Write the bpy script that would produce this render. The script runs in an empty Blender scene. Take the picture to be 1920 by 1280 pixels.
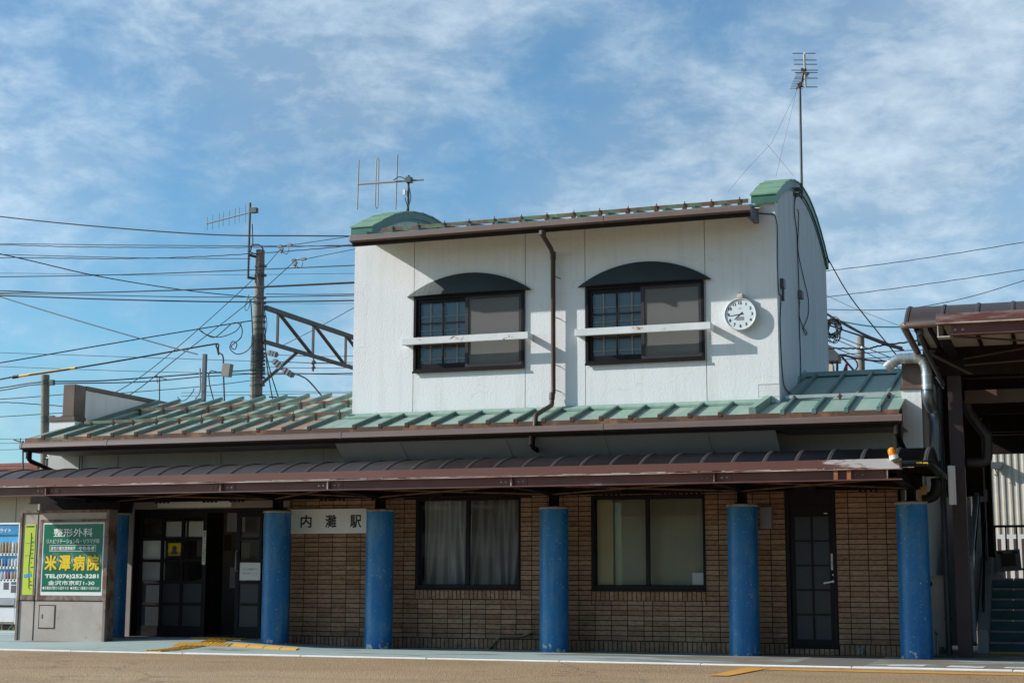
import bpy, bmesh, math, random
from mathutils import Vector, Matrix
random.seed(7)
S = bpy.context.scene
COL = S.collection
R = math.radians

# ------------------------------------------------------------------ camera
F_PX, YAW, PIT, ROL = 2896.8, -0.343215, 0.15274, 0.002479
CAM = Vector((0.0, -21.45, 1.0))
FF = Vector((math.sin(YAW)*math.cos(PIT), math.cos(YAW)*math.cos(PIT), math.sin(PIT)))
_r0 = Vector((math.cos(YAW), -math.sin(YAW), 0.0)); _u0 = _r0.cross(FF)
RR = math.cos(ROL)*_r0 + math.sin(ROL)*_u0
UU = -math.sin(ROL)*_r0 + math.cos(ROL)*_u0
cd = bpy.data.cameras.new('camera'); cam = bpy.data.objects.new('camera', cd); COL.objects.link(cam)
cd.sensor_width = 36.0; cd.lens = F_PX*36.0/1920.0; cd.clip_start = 0.1; cd.clip_end = 3000.0
m = Matrix((RR, UU, -FF)).transposed().to_4x4(); m.translation = CAM
cam.matrix_world = m
S.camera = cam

# ------------------------------------------------------------------ light, sky, exposure
SUN_DIR = Vector((2.47, 1.0, -1.43)).normalized()      # the way the light travels
SUN_EL = math.asin(-SUN_DIR.z)
SUN_AZ = math.atan2(-SUN_DIR.x, -SUN_DIR.y) % (2*math.pi)   # clockwise from +Y
SKY = 0.09
sd = bpy.data.lights.new('sun', 'SUN'); sd.energy = 5.0; sd.angle = R(0.53); sd.color = (1.0, 0.965, 0.91)
sun = bpy.data.objects.new('sun', sd); COL.objects.link(sun)
sun.location = (-30, -15, 30)
sun.rotation_euler = SUN_DIR.to_track_quat('-Z', 'Y').to_euler()
S.view_settings.view_transform = 'Standard'; S.view_settings.look = 'None'
S.view_settings.exposure = 0.08; S.view_settings.gamma = 1.0
try: S.cycles.use_denoising = True
except Exception: pass
S.render.engine = 'CYCLES'
S.cycles.max_bounces = 8; S.cycles.transparent_max_bounces = 12

class G:
    """tiny node-graph writer"""
    def __init__(s, nt): s.nt = nt
    def n(s, typ, **kw):
        nd = s.nt.nodes.new('ShaderNode'+typ)
        for k, v in kw.items():
            if k[0] == '_': setattr(nd, k[1:], v)
            else: s.put(nd.inputs[k.replace('__', ' ')] if not k.startswith('i') or not k[1:].isdigit() else nd.inputs[int(k[1:])], v)
        return nd
    def put(s, sock, v):
        if isinstance(v, bpy.types.NodeSocket): s.nt.links.new(v, sock)
        else: sock.default_value = v
    def math(s, op, a, b=0.0, clamp=False):
        nd = s.n('Math', _operation=op, i0=a, i1=b); nd.use_clamp = clamp; return nd.outputs[0]
    def ramp(s, fac, lo, hi):
        nd = s.n('MapRange', i0=fac, i1=lo, i2=hi, i3=0.0, i4=1.0); return nd.outputs[0]
    def mix(s, fac, a, b, mode='MIX'):
        nd = s.nt.nodes.new('ShaderNodeMix'); nd.data_type = 'RGBA'; nd.blend_type = mode
        s.put(nd.inputs[0], fac)
        for k, v in ((6, a), (7, b)):
            if not isinstance(v, bpy.types.NodeSocket) and len(v) == 3: v = (*v, 1)
            s.put(nd.inputs[k], v)
        return nd.outputs[2]
    def noise(s, vec, scale, detail=4.0, rough=0.55, dist=0.0):
        nd = s.n('TexNoise', Vector=vec, Scale=scale, Detail=detail, Roughness=rough, Distortion=dist); return nd.outputs['Fac']
    def scale(s, vec, xyz, off=(0, 0, 0)):
        return s.n('Mapping', Vector=vec, Scale=xyz, Location=off).outputs[0]

w = bpy.data.worlds.new('World'); S.world = w; w.use_nodes = True
nt = w.node_tree; nt.nodes.clear(); g = G(nt)
sky = g.n('TexSky'); sky.sky_type = 'NISHITA'; sky.sun_disc = False
sky.sun_elevation = SUN_EL; sky.sun_rotation = SUN_AZ; sky.air_density = 1.0; sky.dust_density = 0.6; sky.ozone_density = 2.0
dirv = g.n('TexCoord').outputs['Generated']
sep = g.n('SeparateXYZ', Vector=dirv)
cv = g.scale(dirv, (1.0, 1.0, 1.75))
big = g.noise(g.scale(cv, (1, 1, 1), (3.1, 1.7, 0.4)), 3.0, 4, 0.5, 0.3)
mid = g.noise(g.scale(cv, (1, 1, 1), (0.4, 5.2, 1.3)), 10.5, 10, 0.62, 0.45)
fine = g.noise(g.scale(cv, (1, 1, 1.2), (7.7, 2.1, 0.2)), 34.0, 8, 0.62, 0.25)
cover = g.math('ADD', g.math('MULTIPLY', big, 0.70), g.math('ADD', g.math('MULTIPLY', mid, 0.26), g.math('MULTIPLY', fine, 0.08)))
elev = g.ramp(sep.outputs[2], 0.02, 0.30)
cover = g.math('ADD', cover, g.math('MULTIPLY', elev, 0.03))
cover = g.math('ADD', cover, g.n('MapRange', i0=sep.outputs[1], i1=0.5, i2=-0.3, i3=0.0, i4=-0.10).outputs[0])
fac = g.ramp(cover, 0.41, 0.60)
lit = g.ramp(g.math('ADD', g.math('MULTIPLY', fine, 0.45), g.math('MULTIPLY', mid, 0.55)), 0.45, 0.62)
bl_ = g.ramp(g.noise(g.scale(cv, (1, 1, 1), (9.1, 3.3, 2.4)), 5.0, 3, 0.5, 0.2), 0.42, 0.62)
lit = g.math('ADD', g.math('MULTIPLY', lit, 0.62), g.math('MULTIPLY', bl_, 0.38))
ccol = g.mix(lit, (2.9, 4.4, 6.2), (6.6, 8.1, 9.4))
sd_ = -SUN_DIR
dt = g.n('VectorMath', _operation='DOT_PRODUCT', i0=dirv, i1=tuple(sd_)).outputs['Value']
gl_ = g.math('POWER', g.math('MAXIMUM', dt, 0.0), 2.0)
side_ = g.n('MapRange', i0=sep.outputs[1], i1=0.45, i2=-0.2, i3=1.0, i4=0.62).outputs[0]
kf = g.math('ADD', side_, g.math('MULTIPLY', gl_, 1.1))
ccol = g.mix(1.0, ccol, g.n('CombineColor', i0=kf, i1=kf, i2=kf).outputs[0], 'MULTIPLY')
skc = g.mix(1.0, sky.outputs[0], (0.90, 1.44, 1.62), 'MULTIPLY')
tot = g.mix(g.math('MULTIPLY', fac, 0.9), skc, ccol)
away = g.ramp(sep.outputs[1], 0.30, -0.10)          # sky gain added behind the camera: raised sunward, dimmed opposite to shade the columns
xk = g.n('MapRange', i0=sep.outputs[0], i1=-0.9, i2=0.7, i3=1.30, i4=0.45).outputs[0]
xk = g.math('ADD', 1.0, g.math('MULTIPLY', away, g.math('SUBTRACT', xk, 1.0)))
tot = g.mix(1.0, tot, g.n('CombineColor', i0=xk, i1=xk, i2=xk).outputs[0], 'MULTIPLY')
bg = g.n('Background', Color=tot, Strength=SKY)
out = g.n('OutputWorld', Surface=bg.outputs[0])

# ------------------------------------------------------------------ geometry helpers
ORG = {}
def org(o): return ORG.get(o.name, Vector((0, 0, 0))) if o else Vector((0, 0, 0))
def P(px, py, y):
    """the point of the plane Y = y seen at photograph pixel (px, py)"""
    d = (px-960)/F_PX*RR-(py-640)/F_PX*UU+FF
    return CAM+d*((y-CAM.y)/d.y)
def PX(px, py, x):
    d = (px-960)/F_PX*RR-(py-640)/F_PX*UU+FF
    return CAM+d*((x-CAM.x)/d.x)

class MB:
    def __init__(s): s.v = []; s.f = []; s.val = []; s.mi = []; s.sm = []; s.cm = 0; s.cv = 0.0; s.cs = False
    def _add(s, vs, fs):
        b = len(s.v); s.v += [tuple(p) for p in vs]
        for f in fs: s.f.append([b+i for i in f]); s.val.append(s.cv); s.mi.append(s.cm); s.sm.append(s.cs)
    def box(s, x0, x1, y0, y1, z0, z1, skip=''):
        vs = [(x, y, z) for x in (x0, x1) for y in (y0, y1) for z in (z0, z1)]
        fs = {'l': (0, 1, 3, 2), 'r': (4, 6, 7, 5), 'f': (0, 4, 5, 1), 'b': (2, 3, 7, 6), 'd': (0, 2, 6, 4), 'u': (1, 5, 7, 3)}
        s._add(vs, [f for k, f in fs.items() if k not in skip]); return s
    def obox(s, c, ax, ay, az):
        c = Vector(c); vs = [c+i*Vector(ax)+j*Vector(ay)+k*Vector(az) for i in (-1, 1) for j in (-1, 1) for k in (-1, 1)]
        s._add(vs, [(0, 1, 3, 2), (4, 6, 7, 5), (0, 4, 5, 1), (2, 3, 7, 6), (0, 2, 6, 4), (1, 5, 7, 3)]); return s
    def prism(s, poly, axis, a, b):
        def p3(p, t): return {'x': (t, p[0], p[1]), 'y': (p[0], t, p[1]), 'z': (p[0], p[1], t)}[axis]
        n = len(poly); vs = [p3(p, a) for p in poly]+[p3(p, b) for p in poly]
        fs = [tuple(range(n)), tuple(range(2*n-1, n-1, -1))]+[(i, (i+1) % n, n+(i+1) % n, n+i) for i in range(n)]
        s._add(vs, fs); return s
    def quad(s, *p): s._add(p, [tuple(range(len(p)))]); return s
    def tube(s, pts, r, n=8, cap=True, r2=None):
        pts = [Vector(p) for p in pts]; vs = []; m = len(pts); prev = None
        for i, p in enumerate(pts):
            t = ((pts[i+1]-p).normalized() if i < m-1 else Vector()) + ((p-pts[i-1]).normalized() if i else Vector())
            t.normalize()
            if prev is None:
                a = t.cross(Vector((0, 0, 1)));
                if a.length < 1e-3: a = t.cross(Vector((0, 1, 0)))
            else: a = prev-t*prev.dot(t)
            a.normalize(); prev = a; b = t.cross(a)
            rr = r if r2 is None else r+(r2-r)*i/(m-1)
            k = 1.0
            if 0 < i < m-1:
                c = (pts[i+1]-p).normalized().dot((p-pts[i-1]).normalized()); k = min(1.5, 1/max(0.5, math.sqrt((1+c)/2)))
            vs += [p+rr*k**0*(math.cos(2*math.pi*j/n)*a+math.sin(2*math.pi*j/n)*b) for j in range(n)]
        fs = [(i*n+j, i*n+(j+1) % n, (i+1)*n+(j+1) % n, (i+1)*n+j) for i in range(m-1) for j in range(n)]
        old = s.cs; s.cs = True; s._add(vs, fs); s.cs = old
        if cap:
            s._add(vs[:n], [tuple(range(n))]); s._add(vs[-n:], [tuple(range(n))])
        return s
    def lathe(s, prof, c, n=24, axis='z', cap=True):
        vs = []
        for r, h in prof:
            for j in range(n):
                a = 2*math.pi*j/n; u, v_ = r*math.cos(a), r*math.sin(a)
                vs.append({'z': (c[0]+u, c[1]+v_, c[2]+h), 'y': (c[0]+u, c[1]+h, c[2]+v_), 'x': (c[0]+h, c[1]+u, c[2]+v_)}[axis])
        m = len(prof)
        old = s.cs; s.cs = True
        s._add(vs, [(i*n+j, i*n+(j+1) % n, (i+1)*n+(j+1) % n, (i+1)*n+j) for i in range(m-1) for j in range(n)])
        s.cs = old
        if cap: s._add(vs[:n], [tuple(range(n))]); s._add(vs[-n:], [tuple(range(n))])
        return s
    def grid(s, fn, nu, nv):
        vs = [fn(i/nu, j/nv) for i in range(nu+1) for j in range(nv+1)]; k = nv+1
        old = s.cs; s.cs = True
        s._add(vs, [(i*k+j, (i+1)*k+j, (i+1)*k+j+1, i*k+j+1) for i in range(nu) for j in range(nv)]); s.cs = old
        return s
    def build(s, name, mat, parent=None, loc=None, bevel=0.0, merge=False):
        o_ = org(parent) if parent else (Vector(loc) if loc is not None else Vector((0, 0, 0)))
        me = bpy.data.meshes.new(name)
        me.from_pydata([tuple(Vector(p)-o_) for p in s.v], [], s.f)
        for mm in (mat if isinstance(mat, (list, tuple)) else [mat]): me.materials.append(mm)
        for p, k, sm in zip(me.polygons, s.mi, s.sm): p.material_index = k; p.use_smooth = sm
        at = me.attributes.new('rnd', 'FLOAT', 'FACE'); at.data.foreach_set('value', s.val)
        bm = bmesh.new(); bm.from_mesh(me)
        if merge: bmesh.ops.remove_doubles(bm, verts=bm.verts, dist=1e-4)
        bmesh.ops.recalc_face_normals(bm, faces=bm.faces); bm.to_mesh(me); bm.free()
        o = bpy.data.objects.new(name, me); COL.objects.link(o)
        if parent: o.parent = parent
        else: o.location = o_
        ORG[o.name] = o_
        if bevel:
            b = o.modifiers.new('bevel', 'BEVEL'); b.width = bevel; b.segments = 1; b.limit_method = 'ANGLE'
        return o

def tag(o, label=None, cat=None, group=None, kind=None):
    if label: o['label'] = label
    if cat: o['category'] = cat
    if group: o['group'] = group
    if kind: o['kind'] = kind
    return o
def thing(name, label, cat, loc, group=None):
    o = bpy.data.objects.new(name, None); COL.objects.link(o); o.location = loc; o.empty_display_size = 0.2
    ORG[o.name] = Vector(loc); return tag(o, label, cat, group)
def struct(o): o['kind'] = 'structure'; return o
def smooth_path(pts, k=6):
    """Catmull-Rom through pts"""
    pts = [Vector(p) for p in pts]
    if len(pts) < 3: return pts
    q = [2*pts[0]-pts[1]]+pts+[2*pts[-1]-pts[-2]]; o = []
    for i in range(1, len(q)-2):
        for j in range(k):
            t = j/k; a, b, c, d = q[i-1:i+3]
            o.append(0.5*((2*b)+(c-a)*t+(2*a-5*b+4*c-d)*t*t+(3*b-a-3*c+d)*t**3))
    return o+[pts[-1]]
def lettering(txt, h, width, c, mat, parent, bold=0.0, y=None, name='lettering', ux=(1, 0, 0), uz=(0, 0, 1), depth=0.002):
    """text as a flat mesh, centred on c, scaled to h high and width wide (None: natural); bold = stroke growth as a share of h"""
    cu = bpy.data.curves.new('lettering', 'FONT'); cu.body = txt; cu.size = 1.0; cu.resolution_u = 3
    cu.align_x = 'CENTER'; cu.extrude = 0.0
    t = bpy.data.objects.new('lettering', cu); COL.objects.link(t)
    dg = bpy.context.evaluated_depsgraph_get(); m0 = bpy.data.meshes.new_from_object(t.evaluated_get(dg))
    bpy.data.objects.remove(t); bpy.data.curves.remove(cu)
    vs = [v.co.copy() for v in m0.vertices]; fs = [tuple(p.vertices) for p in m0.polygons]; bpy.data.meshes.remove(m0)
    xs = [v.x for v in vs]; zs = [v.y for v in vs]
    g_ = bold*h; cx, cz = (min(xs)+max(xs))/2, (min(zs)+max(zs))/2
    kz = (h-2*g_)/(max(zs)-min(zs)); kx = kz if width is None else (width-2*g_)/(max(xs)-min(xs))
    c = Vector(c)-org(parent); ux = Vector(ux); uz = Vector(uz); nn = ux.cross(uz)
    sh = [(0, 0)]
    if g_: sh += [(g_*math.cos(2*math.pi*i/8), g_*math.sin(2*math.pi*i/8)) for i in range(8)]
    av, af = [], []
    for i, (a, b_) in enumerate(sh):
        k = len(av); av += [c+ux*((v.x-cx)*kx+a)+uz*((v.y-cz)*kz+b_)+nn*(depth-.0001*i) for v in vs]; af += [tuple(k+j for j in f) for f in fs]
    me = bpy.data.meshes.new(name); me.from_pydata([tuple(v) for v in av], [], af); me.materials.append(mat)
    o = bpy.data.objects.new(name, me); COL.objects.link(o); o.parent = parent; ORG[o.name] = org(parent)
    return o

# ------------------------------------------------------------------ materials
def mat(name):
    mt = bpy.data.materials.new(name); mt.use_nodes = True
    nt = mt.node_tree; g = G(nt); b = nt.nodes['Principled BSDF']; oc = g.n('TexCoord').outputs['Object']
    return mt, g, b, oc
def c4(c): return (*c, 1.0)
def bump(g, b, h, strength=0.3, dist=0.01):
    g.put(b.inputs['Normal'], g.n('Bump', Height=h, Strength=strength, Distance=dist).outputs[0])
def plain(name, col, rough=0.6, metal=0.0, var=0.15, vs=3.0, bs=0.0, bst=0.25, spec=0.5, bd=0.01):
    mt, g, b, oc = mat(name)
    n1 = g.noise(oc, vs, 5, 0.6)
    k = g.n('MapRange', i0=n1, i1=0.3, i2=0.7, i3=1-var, i4=1+var).outputs[0]
    cc = g.n('CombineColor', i0=k, i1=k, i2=k).outputs[0]
    g.put(b.inputs['Base Color'], g.mix(1.0, col, cc, 'MULTIPLY'))
    b.inputs['Metallic'].default_value = metal; b.inputs['Specular IOR Level'].default_value = spec
    g.put(b.inputs['Roughness'], g.n('MapRange', i0=g.noise(oc, vs*3, 3), i1=0.3, i2=0.7, i3=max(0.02, rough-0.08), i4=min(1, rough+0.08)).outputs[0])
    if bs: bump(g, b, g.noise(oc, bs, 4, 0.6), bst, bd)
    return mt
def worn(name, col, layers, rough=0.55, metal=0.0, var=0.12, vs=3.0, bs=0.0, bst=0.2, spec=0.5):
    """layers: (colour, noise scale, lo, hi, xyz stretch)"""
    mt, g, b, oc = mat(name)
    k = g.n('MapRange', i0=g.noise(oc, vs, 5, 0.6), i1=0.3, i2=0.7, i3=1-var, i4=1+var).outputs[0]
    cc = g.n('CombineColor', i0=k, i1=k, i2=k).outputs[0]
    col_ = g.mix(1.0, col, cc, 'MULTIPLY')
    for i, (c2, s2, lo, hi, st) in enumerate(layers):
        f = g.ramp(g.noise(g.scale(oc, st, (i*3.7, i*1.3, i*2.1)), s2, 7, 0.65, 0.3), lo, hi)
        col_ = g.mix(f, col_, c2)
    g.put(b.inputs['Base Color'], col_)
    b.inputs['Roughness'].default_value = rough; b.inputs['Metallic'].default_value = metal; b.inputs['Specular IOR Level'].default_value = spec
    if bs: bump(g, b, g.noise(oc, bs, 4, 0.6), bst, 0.01)
    return mt

def stucco(name, col, stain=0.5):
    mt, g, b, oc = mat(name)
    n1 = g.noise(oc, 0.7, 6, 0.6); c = g.mix(g.ramp(n1, 0.35, 0.75), col, tuple(x*0.92 for x in col))
    st = g.noise(g.scale(oc, (5, 5, 0.35)), 1.4, 6, 0.6)
    c = g.mix(g.math('MULTIPLY', g.ramp(st, 0.50, 0.80), 0.52*stain), c, (0.44, 0.43, 0.38))
    cr = g.n('TexVoronoi', Vector=g.n('VectorMath', _operation='ADD', i0=oc, i1=g.n('TexNoise', Vector=oc, Scale=2.0).outputs['Color']).outputs[0], Scale=0.55, _feature='DISTANCE_TO_EDGE').outputs['Distance']
    c = g.mix(g.math('MULTIPLY', g.math('LESS_THAN', cr, 0.003), 0.16), c, (0.36, 0.36, 0.34))
    g.put(b.inputs['Base Color'], c); b.inputs['Roughness'].default_value = 0.85; b.inputs['Specular IOR Level'].default_value = 0.25
    h = g.math('ADD', g.noise(g.scale(oc, (1, 1, .85)), 42, 3, 0.6, .2), g.math('MULTIPLY', g.noise(oc, 17, 3, 0.6), 0.35))
    bump(g, b, h, 0.38, 0.014)
    return mt
M = {}
M['stucco'] = stucco('white_stucco', (0.78, 0.785, 0.785), 0.6)
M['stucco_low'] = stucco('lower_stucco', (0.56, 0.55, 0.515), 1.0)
M['side_stucco'] = stucco('side_stucco', (0.72, 0.72, 0.72), 1.2)
M['joint'] = plain('sealant_joint', (0.30, 0.29, 0.25), 0.8)
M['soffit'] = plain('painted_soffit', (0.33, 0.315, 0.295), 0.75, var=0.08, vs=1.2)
# brick tiles
mt, g, b, oc = mat('split_face_tile')
rn = g.n('Attribute', _attribute_name='rnd').outputs['Fac']
c = g.mix(rn, (0.255, 0.130, 0.072), (0.46, 0.285, 0.180))
c = g.mix(g.ramp(g.noise(g.scale(oc, (3, 3, 9)), 4, 6, 0.65), 0.45, 0.8), c, (0.115, 0.060, 0.035))
c = g.mix(g.math('MULTIPLY', g.ramp(g.noise(oc, 60, 3, 0.6), 0.5, 0.8), 0.4), c, (0.56, 0.40, 0.27))
zt_ = g.n('SeparateXYZ', Vector=oc).outputs[2]
gr = g.ramp(g.math('SUBTRACT', g.noise(g.scale(oc, (1, 1, .6)), 2.2, 6, 0.6), g.math('MULTIPLY', zt_, 0.35)), 0.36, 0.60)
c = g.mix(g.math('MULTIPLY', gr, 0.55), c, (0.115, 0.085, 0.058))
g.put(b.inputs['Base Color'], c); b.inputs['Roughness'].default_value = 0.85; b.inputs['Specular IOR Level'].default_value = 0.2
bump(g, b, g.noise(g.scale(oc, (1, 1, 1.6)), 38, 5, 0.65), 0.8, 0.02); M['tile'] = mt
M['grout'] = plain('dark_grout', (0.016, 0.012, 0.011), 0.9)
M['gutter'] = worn('brown_gutter', (0.145, 0.098, 0.082), [((0.22, 0.16, 0.14), 2.0, 0.55, 0.9, (0.4, 1, 1))], 0.45, var=0.1)
M['rustedge'] = worn('rusty_eave_edge', (0.10, 0.05, 0.03), [((0.32, 0.15, 0.06), 3.0, 0.5, 0.7, (1, 1, 1)), ((0.34, 0.30, 0.22), 2.2, 0.62, 0.75, (0.6, 1, 1))], 0.8)
M['brownclad'] = worn('brown_cladding', (0.105, 0.062, 0.044), [((0.17, 0.11, 0.08), 1.5, 0.5, 0.8, (1, 1, 1))], 0.45)
M['steel'] = worn('red_brown_steel', (0.128, 0.045, 0.033), [((0.22, 0.12, 0.10), 1.6, 0.52, 0.85, (0.35, 1, 1.5)), ((0.40, 0.33, 0.30), 2.3, 0.70, 0.78, (0.5, 1, 2.2))], 0.5, vs=1.4, var=0.25)
M['steelworn'] = worn('chalky_steel_edge', (0.20, 0.10, 0.08), [((0.52, 0.47, 0.43), 2.4, 0.42, 0.56, (0.5, 1, 1)), ((0.05, 0.025, 0.02), 3.0, 0.66, 0.70, (0.25, 1, 1))], 0.6)
mt, g, b, oc = mat('chalky_steel_end')     # paint worn to white undercoat near the right end
x_ = g.n('SeparateXYZ', Vector=g.n('NewGeometry').outputs['Position']).outputs[0]
nz = g.noise(g.scale(oc, (0.7, 1, 2.2)), 2.6, 7, 0.62, 0.4)
f = g.ramp(g.math('ADD', nz, g.n('MapRange', i0=x_, i1=-3.2, i2=-2.2, i3=-0.28, i4=0.16).outputs[0]), 0.50, 0.56)
f2 = g.ramp(g.noise(g.scale(oc, (0.35, 1, 1.5)), 1.6, 6, 0.6), 0.52, 0.85)
sep_ = g.math('MODULO', g.math('ADD', x_, 40.0), 2.71)
c = g.mix(f2, (0.128, 0.045, 0.033), (0.20, 0.105, 0.085)); c = g.mix(f, c, (0.47, 0.43, 0.42))
sc_ = g.ramp(g.noise(g.scale(oc, (1.0, 1, 3)), 3.2, 7, 0.7), 0.69, 0.74); c = g.mix(g.math('MULTIPLY', sc_, 0.8), c, (0.42, 0.34, 0.31))
g.put(b.inputs['Base Color'], c); b.inputs['Roughness'].default_value = 0.5; M['fascia'] = mt
M['darksteel'] = plain('dark_steel', (0.018, 0.011, 0.009), 0.7, var=0.3, spec=0.15)
M['roofbrown'] = worn('dark_canopy_sheet', (0.022, 0.015, 0.014), [((0.040, 0.029, 0.027), 0.8, 0.45, 0.8, (1, 0.4, 1))], 0.5, var=0.15, spec=0.28)
M['ribgrey'] = plain('canopy_rib', (0.070, 0.060, 0.056), 0.5, var=0.15, spec=0.3)
mt, g, b, oc = mat('patina_roof')
pos = g.n('NewGeometry').outputs['Position']
xx = g.n('SeparateXYZ', Vector=pos).outputs[0]
rb = g.n('MapRange', i0=xx, i1=-9.6, i2=-10.8, i3=-0.12, i4=0.10).outputs[0]
base = g.mix(g.ramp(g.noise(g.scale(oc, (3, 0.5, 0.5)), 1.6, 6, 0.6), 0.35, 0.7), (0.185, 0.300, 0.235), (0.29, 0.385, 0.31))
yy_ = g.n('SeparateXYZ', Vector=pos).outputs[1]
rb2 = g.math('ADD', rb, g.n('MapRange', i0=yy_, i1=-0.9, i2=-0.3, i3=0.05, i4=0.0).outputs[0])
rust = g.ramp(g.math('ADD', g.noise(g.scale(oc, (2.6, 0.55, 0.6)), 1.5, 7, 0.62, 0.3), rb2), 0.57, 0.66)
base = g.mix(g.math('MULTIPLY', rust, 0.85), base, (0.31, 0.15, 0.075))
base = g.mix(g.ramp(g.math('ADD', g.noise(g.scale(oc, (2.0, 0.6, 0.6), (5, 2, 1)), 1.3, 7, 0.6), rb), 0.61, 0.72), base, (0.42, 0.40, 0.32))
g.put(b.inputs['Base Color'], base); b.inputs['Roughness'].default_value = 0.5; bump(g, b, g.noise(oc, 9, 4, 0.6), 0.15, 0.02); M['patina'] = mt
M['batten'] = worn('green_batten', (0.085, 0.160, 0.135), [((0.16, 0.235, 0.19), 2.5, 0.5, 0.8, (1, 1, 1)), ((0.16, 0.075, 0.04), 2.4, 0.66, 0.74, (1, 1, 1))], 0.5)
M['greencap'] = worn('green_cap', (0.155, 0.275, 0.155), [((0.09, 0.18, 0.115), 1.2, 0.5, 0.8, (1, 1, 1))], 0.42)
M['greenedge'] = worn('green_cap_edge', (0.045, 0.145, 0.105), [((0.07, 0.18, 0.13), 3.2, 0.5, 0.8, (1, 1, 1))], 0.4)
M['snowbar'] = worn('snow_guard_green', (0.095, 0.145, 0.08), [((0.12, 0.05, 0.025), 5.0, 0.46, 0.56, (1, 1, 1)), ((0.32, 0.20, 0.08), 6.0, 0.60, 0.68, (1, 1, 1))], 0.6)
M['snowsteel'] = worn('snow_guard_steel', (0.36, 0.40, 0.38), [((0.20, 0.13, 0.08), 3.0, 0.6, 0.72, (1, 1, 1))], 0.5)
M['darkstrip'] = plain('dark_gutter_strip', (0.022, 0.014, 0.012), 0.8, spec=0.1)
M['rust'] = plain('rusty_iron', (0.07, 0.032, 0.02), 0.85, var=0.4, vs=20)
M['frame'] = plain('dark_sash', (0.009, 0.006, 0.007), 0.5, var=0.15, spec=0.2)
M['frame2'] = plain('screen_sash', (0.045, 0.037, 0.042), 0.5, var=0.15, spec=0.25)
M['black'] = plain('black_plastic', (0.010, 0.010, 0.010), 0.4, spec=0.3)
M['cable'] = plain('black_cable', (0.016, 0.017, 0.020), 0.6)
M['cableg'] = plain('grey_cable', (0.12, 0.12, 0.12), 0.6)
M['cableteal'] = plain('teal_cable', (0.02, 0.16, 0.16), 0.5)
M['yellow'] = plain('yellow_sleeve', (0.75, 0.46, 0.02), 0.5, var=0.05)
M['shade'] = plain('awning_dark_green', (0.026, 0.036, 0.037), 0.5, var=0.12, bs=50, bst=0.1)
M['bar'] = worn('white_rusty_bar', (0.68, 0.69, 0.68), [((0.33, 0.12, 0.035), 7.0, 0.625, 0.67, (.6, 1, 1.2)), ((0.55, 0.48, 0.36), 3.0, 0.62, 0.78, (0.6, 1, 1))], 0.5)
mt, g, b, oc = mat('chipped_blue_paint')
k = g.noise(g.scale(oc, (1, 1, 0.4)), 2.0, 6, 0.6)
c = g.mix(g.ramp(k, 0.35, 0.7), (0.0, 0.118, 0.33), (0.002, 0.175, 0.44))
c = g.mix(g.math('MULTIPLY', g.ramp(g.noise(g.scale(oc, (1, 1, .55)), 4.0, 8, 0.68), 0.47, 0.72), 0.62), c, (0.12, 0.26, 0.40))
c = g.mix(g.math('MULTIPLY', g.ramp(g.noise(g.scale(oc, (9, 9, .7)), 1.6, 5, 0.6), 0.55, 0.75), 0.5), c, (0.002, 0.06, 0.19))
c = g.mix(g.ramp(g.noise(oc, 30, 5, 0.66), 0.635, 0.68), c, (0.42, 0.50, 0.55))
zz = g.n('SeparateXYZ', Vector=oc).outputs[2]
c = g.mix(g.ramp(g.math('SUBTRACT', g.noise(oc, 9, 5, 0.6), g.math('MULTIPLY', zz, 1.1)), 0.52, 0.57), c, (0.50, 0.52, 0.52))
g.put(b.inputs['Base Color'], c); b.inputs['Roughness'].default_value = 0.42; bump(g, b, g.noise(oc, 40, 4, 0.6), 0.25, 0.01); M['blue'] = mt
M['colcap'] = worn('column_cap', (0.35, 0.31, 0.26), [((0.28, 0.13, 0.05), 6.0, 0.5, 0.62, (1, 1, 1))], 0.7)
mt, g, b, oc = mat('asphalt')
c = g.mix(g.ramp(g.noise(oc, 0.35, 6, 0.6, 0.4), 0.35, 0.68), (0.355, 0.210, 0.092), (0.465, 0.310, 0.160))
c = g.mix(g.ramp(g.noise(g.scale(oc, (0.3, 1.4, 1)), 0.9, 6, 0.6, 0.5), 0.52, 0.75), c, (0.33, 0.195, 0.095))
ck = g.n('TexVoronoi', Vector=g.n('VectorMath', _operation='ADD', i0=oc, i1=g.n('TexNoise', Vector=oc, Scale=1.3, Detail=6.0).outputs['Color']).outputs[0], Scale=0.30, _feature='DISTANCE_TO_EDGE').outputs['Distance']
c = g.mix(g.math('MULTIPLY', g.math('LESS_THAN', ck, 0.008), 0.4), c, (0.07, 0.05, 0.035))
c = g.mix(g.math('MULTIPLY', g.ramp(g.noise(g.scale(oc, (0.5, 1.1, 1), (4, 9, 0)), 0.7, 7, 0.65, 0.8), 0.56, 0.66), 0.5), c, (0.24, 0.145, 0.075))
sp = g.n('TexVoronoi', Vector=oc, Scale=55.0)
c = g.mix(g.math('MULTIPLY', g.ramp(sp.outputs['Distance'], 0.35, 0.8), 0.5), c, (0.13, 0.095, 0.065))
c = g.mix(g.math('MULTIPLY', g.ramp(g.noise(g.scale(oc, (1, .35, 1)), 46, 3, 0.6), 0.50, 0.72), 0.75), c, (0.62, 0.48, 0.30))
g.put(b.inputs['Base Color'], c); b.inputs['Roughness'].default_value = 0.9
bump(g, b, g.math('ADD', sp.outputs['Distance'], g.noise(oc, 70, 3, 0.6)), 0.8, 0.016); M['asphalt'] = mt
mt, g, b, oc = mat('pavement_paint')
pos = g.n('NewGeometry').outputs['Position']; xx = g.n('SeparateXYZ', Vector=pos).outputs[0]
wr = g.n('MapRange', i0=xx, i1=-9.0, i2=-2.5, i3=-0.05, i4=0.10).outputs[0]
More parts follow.
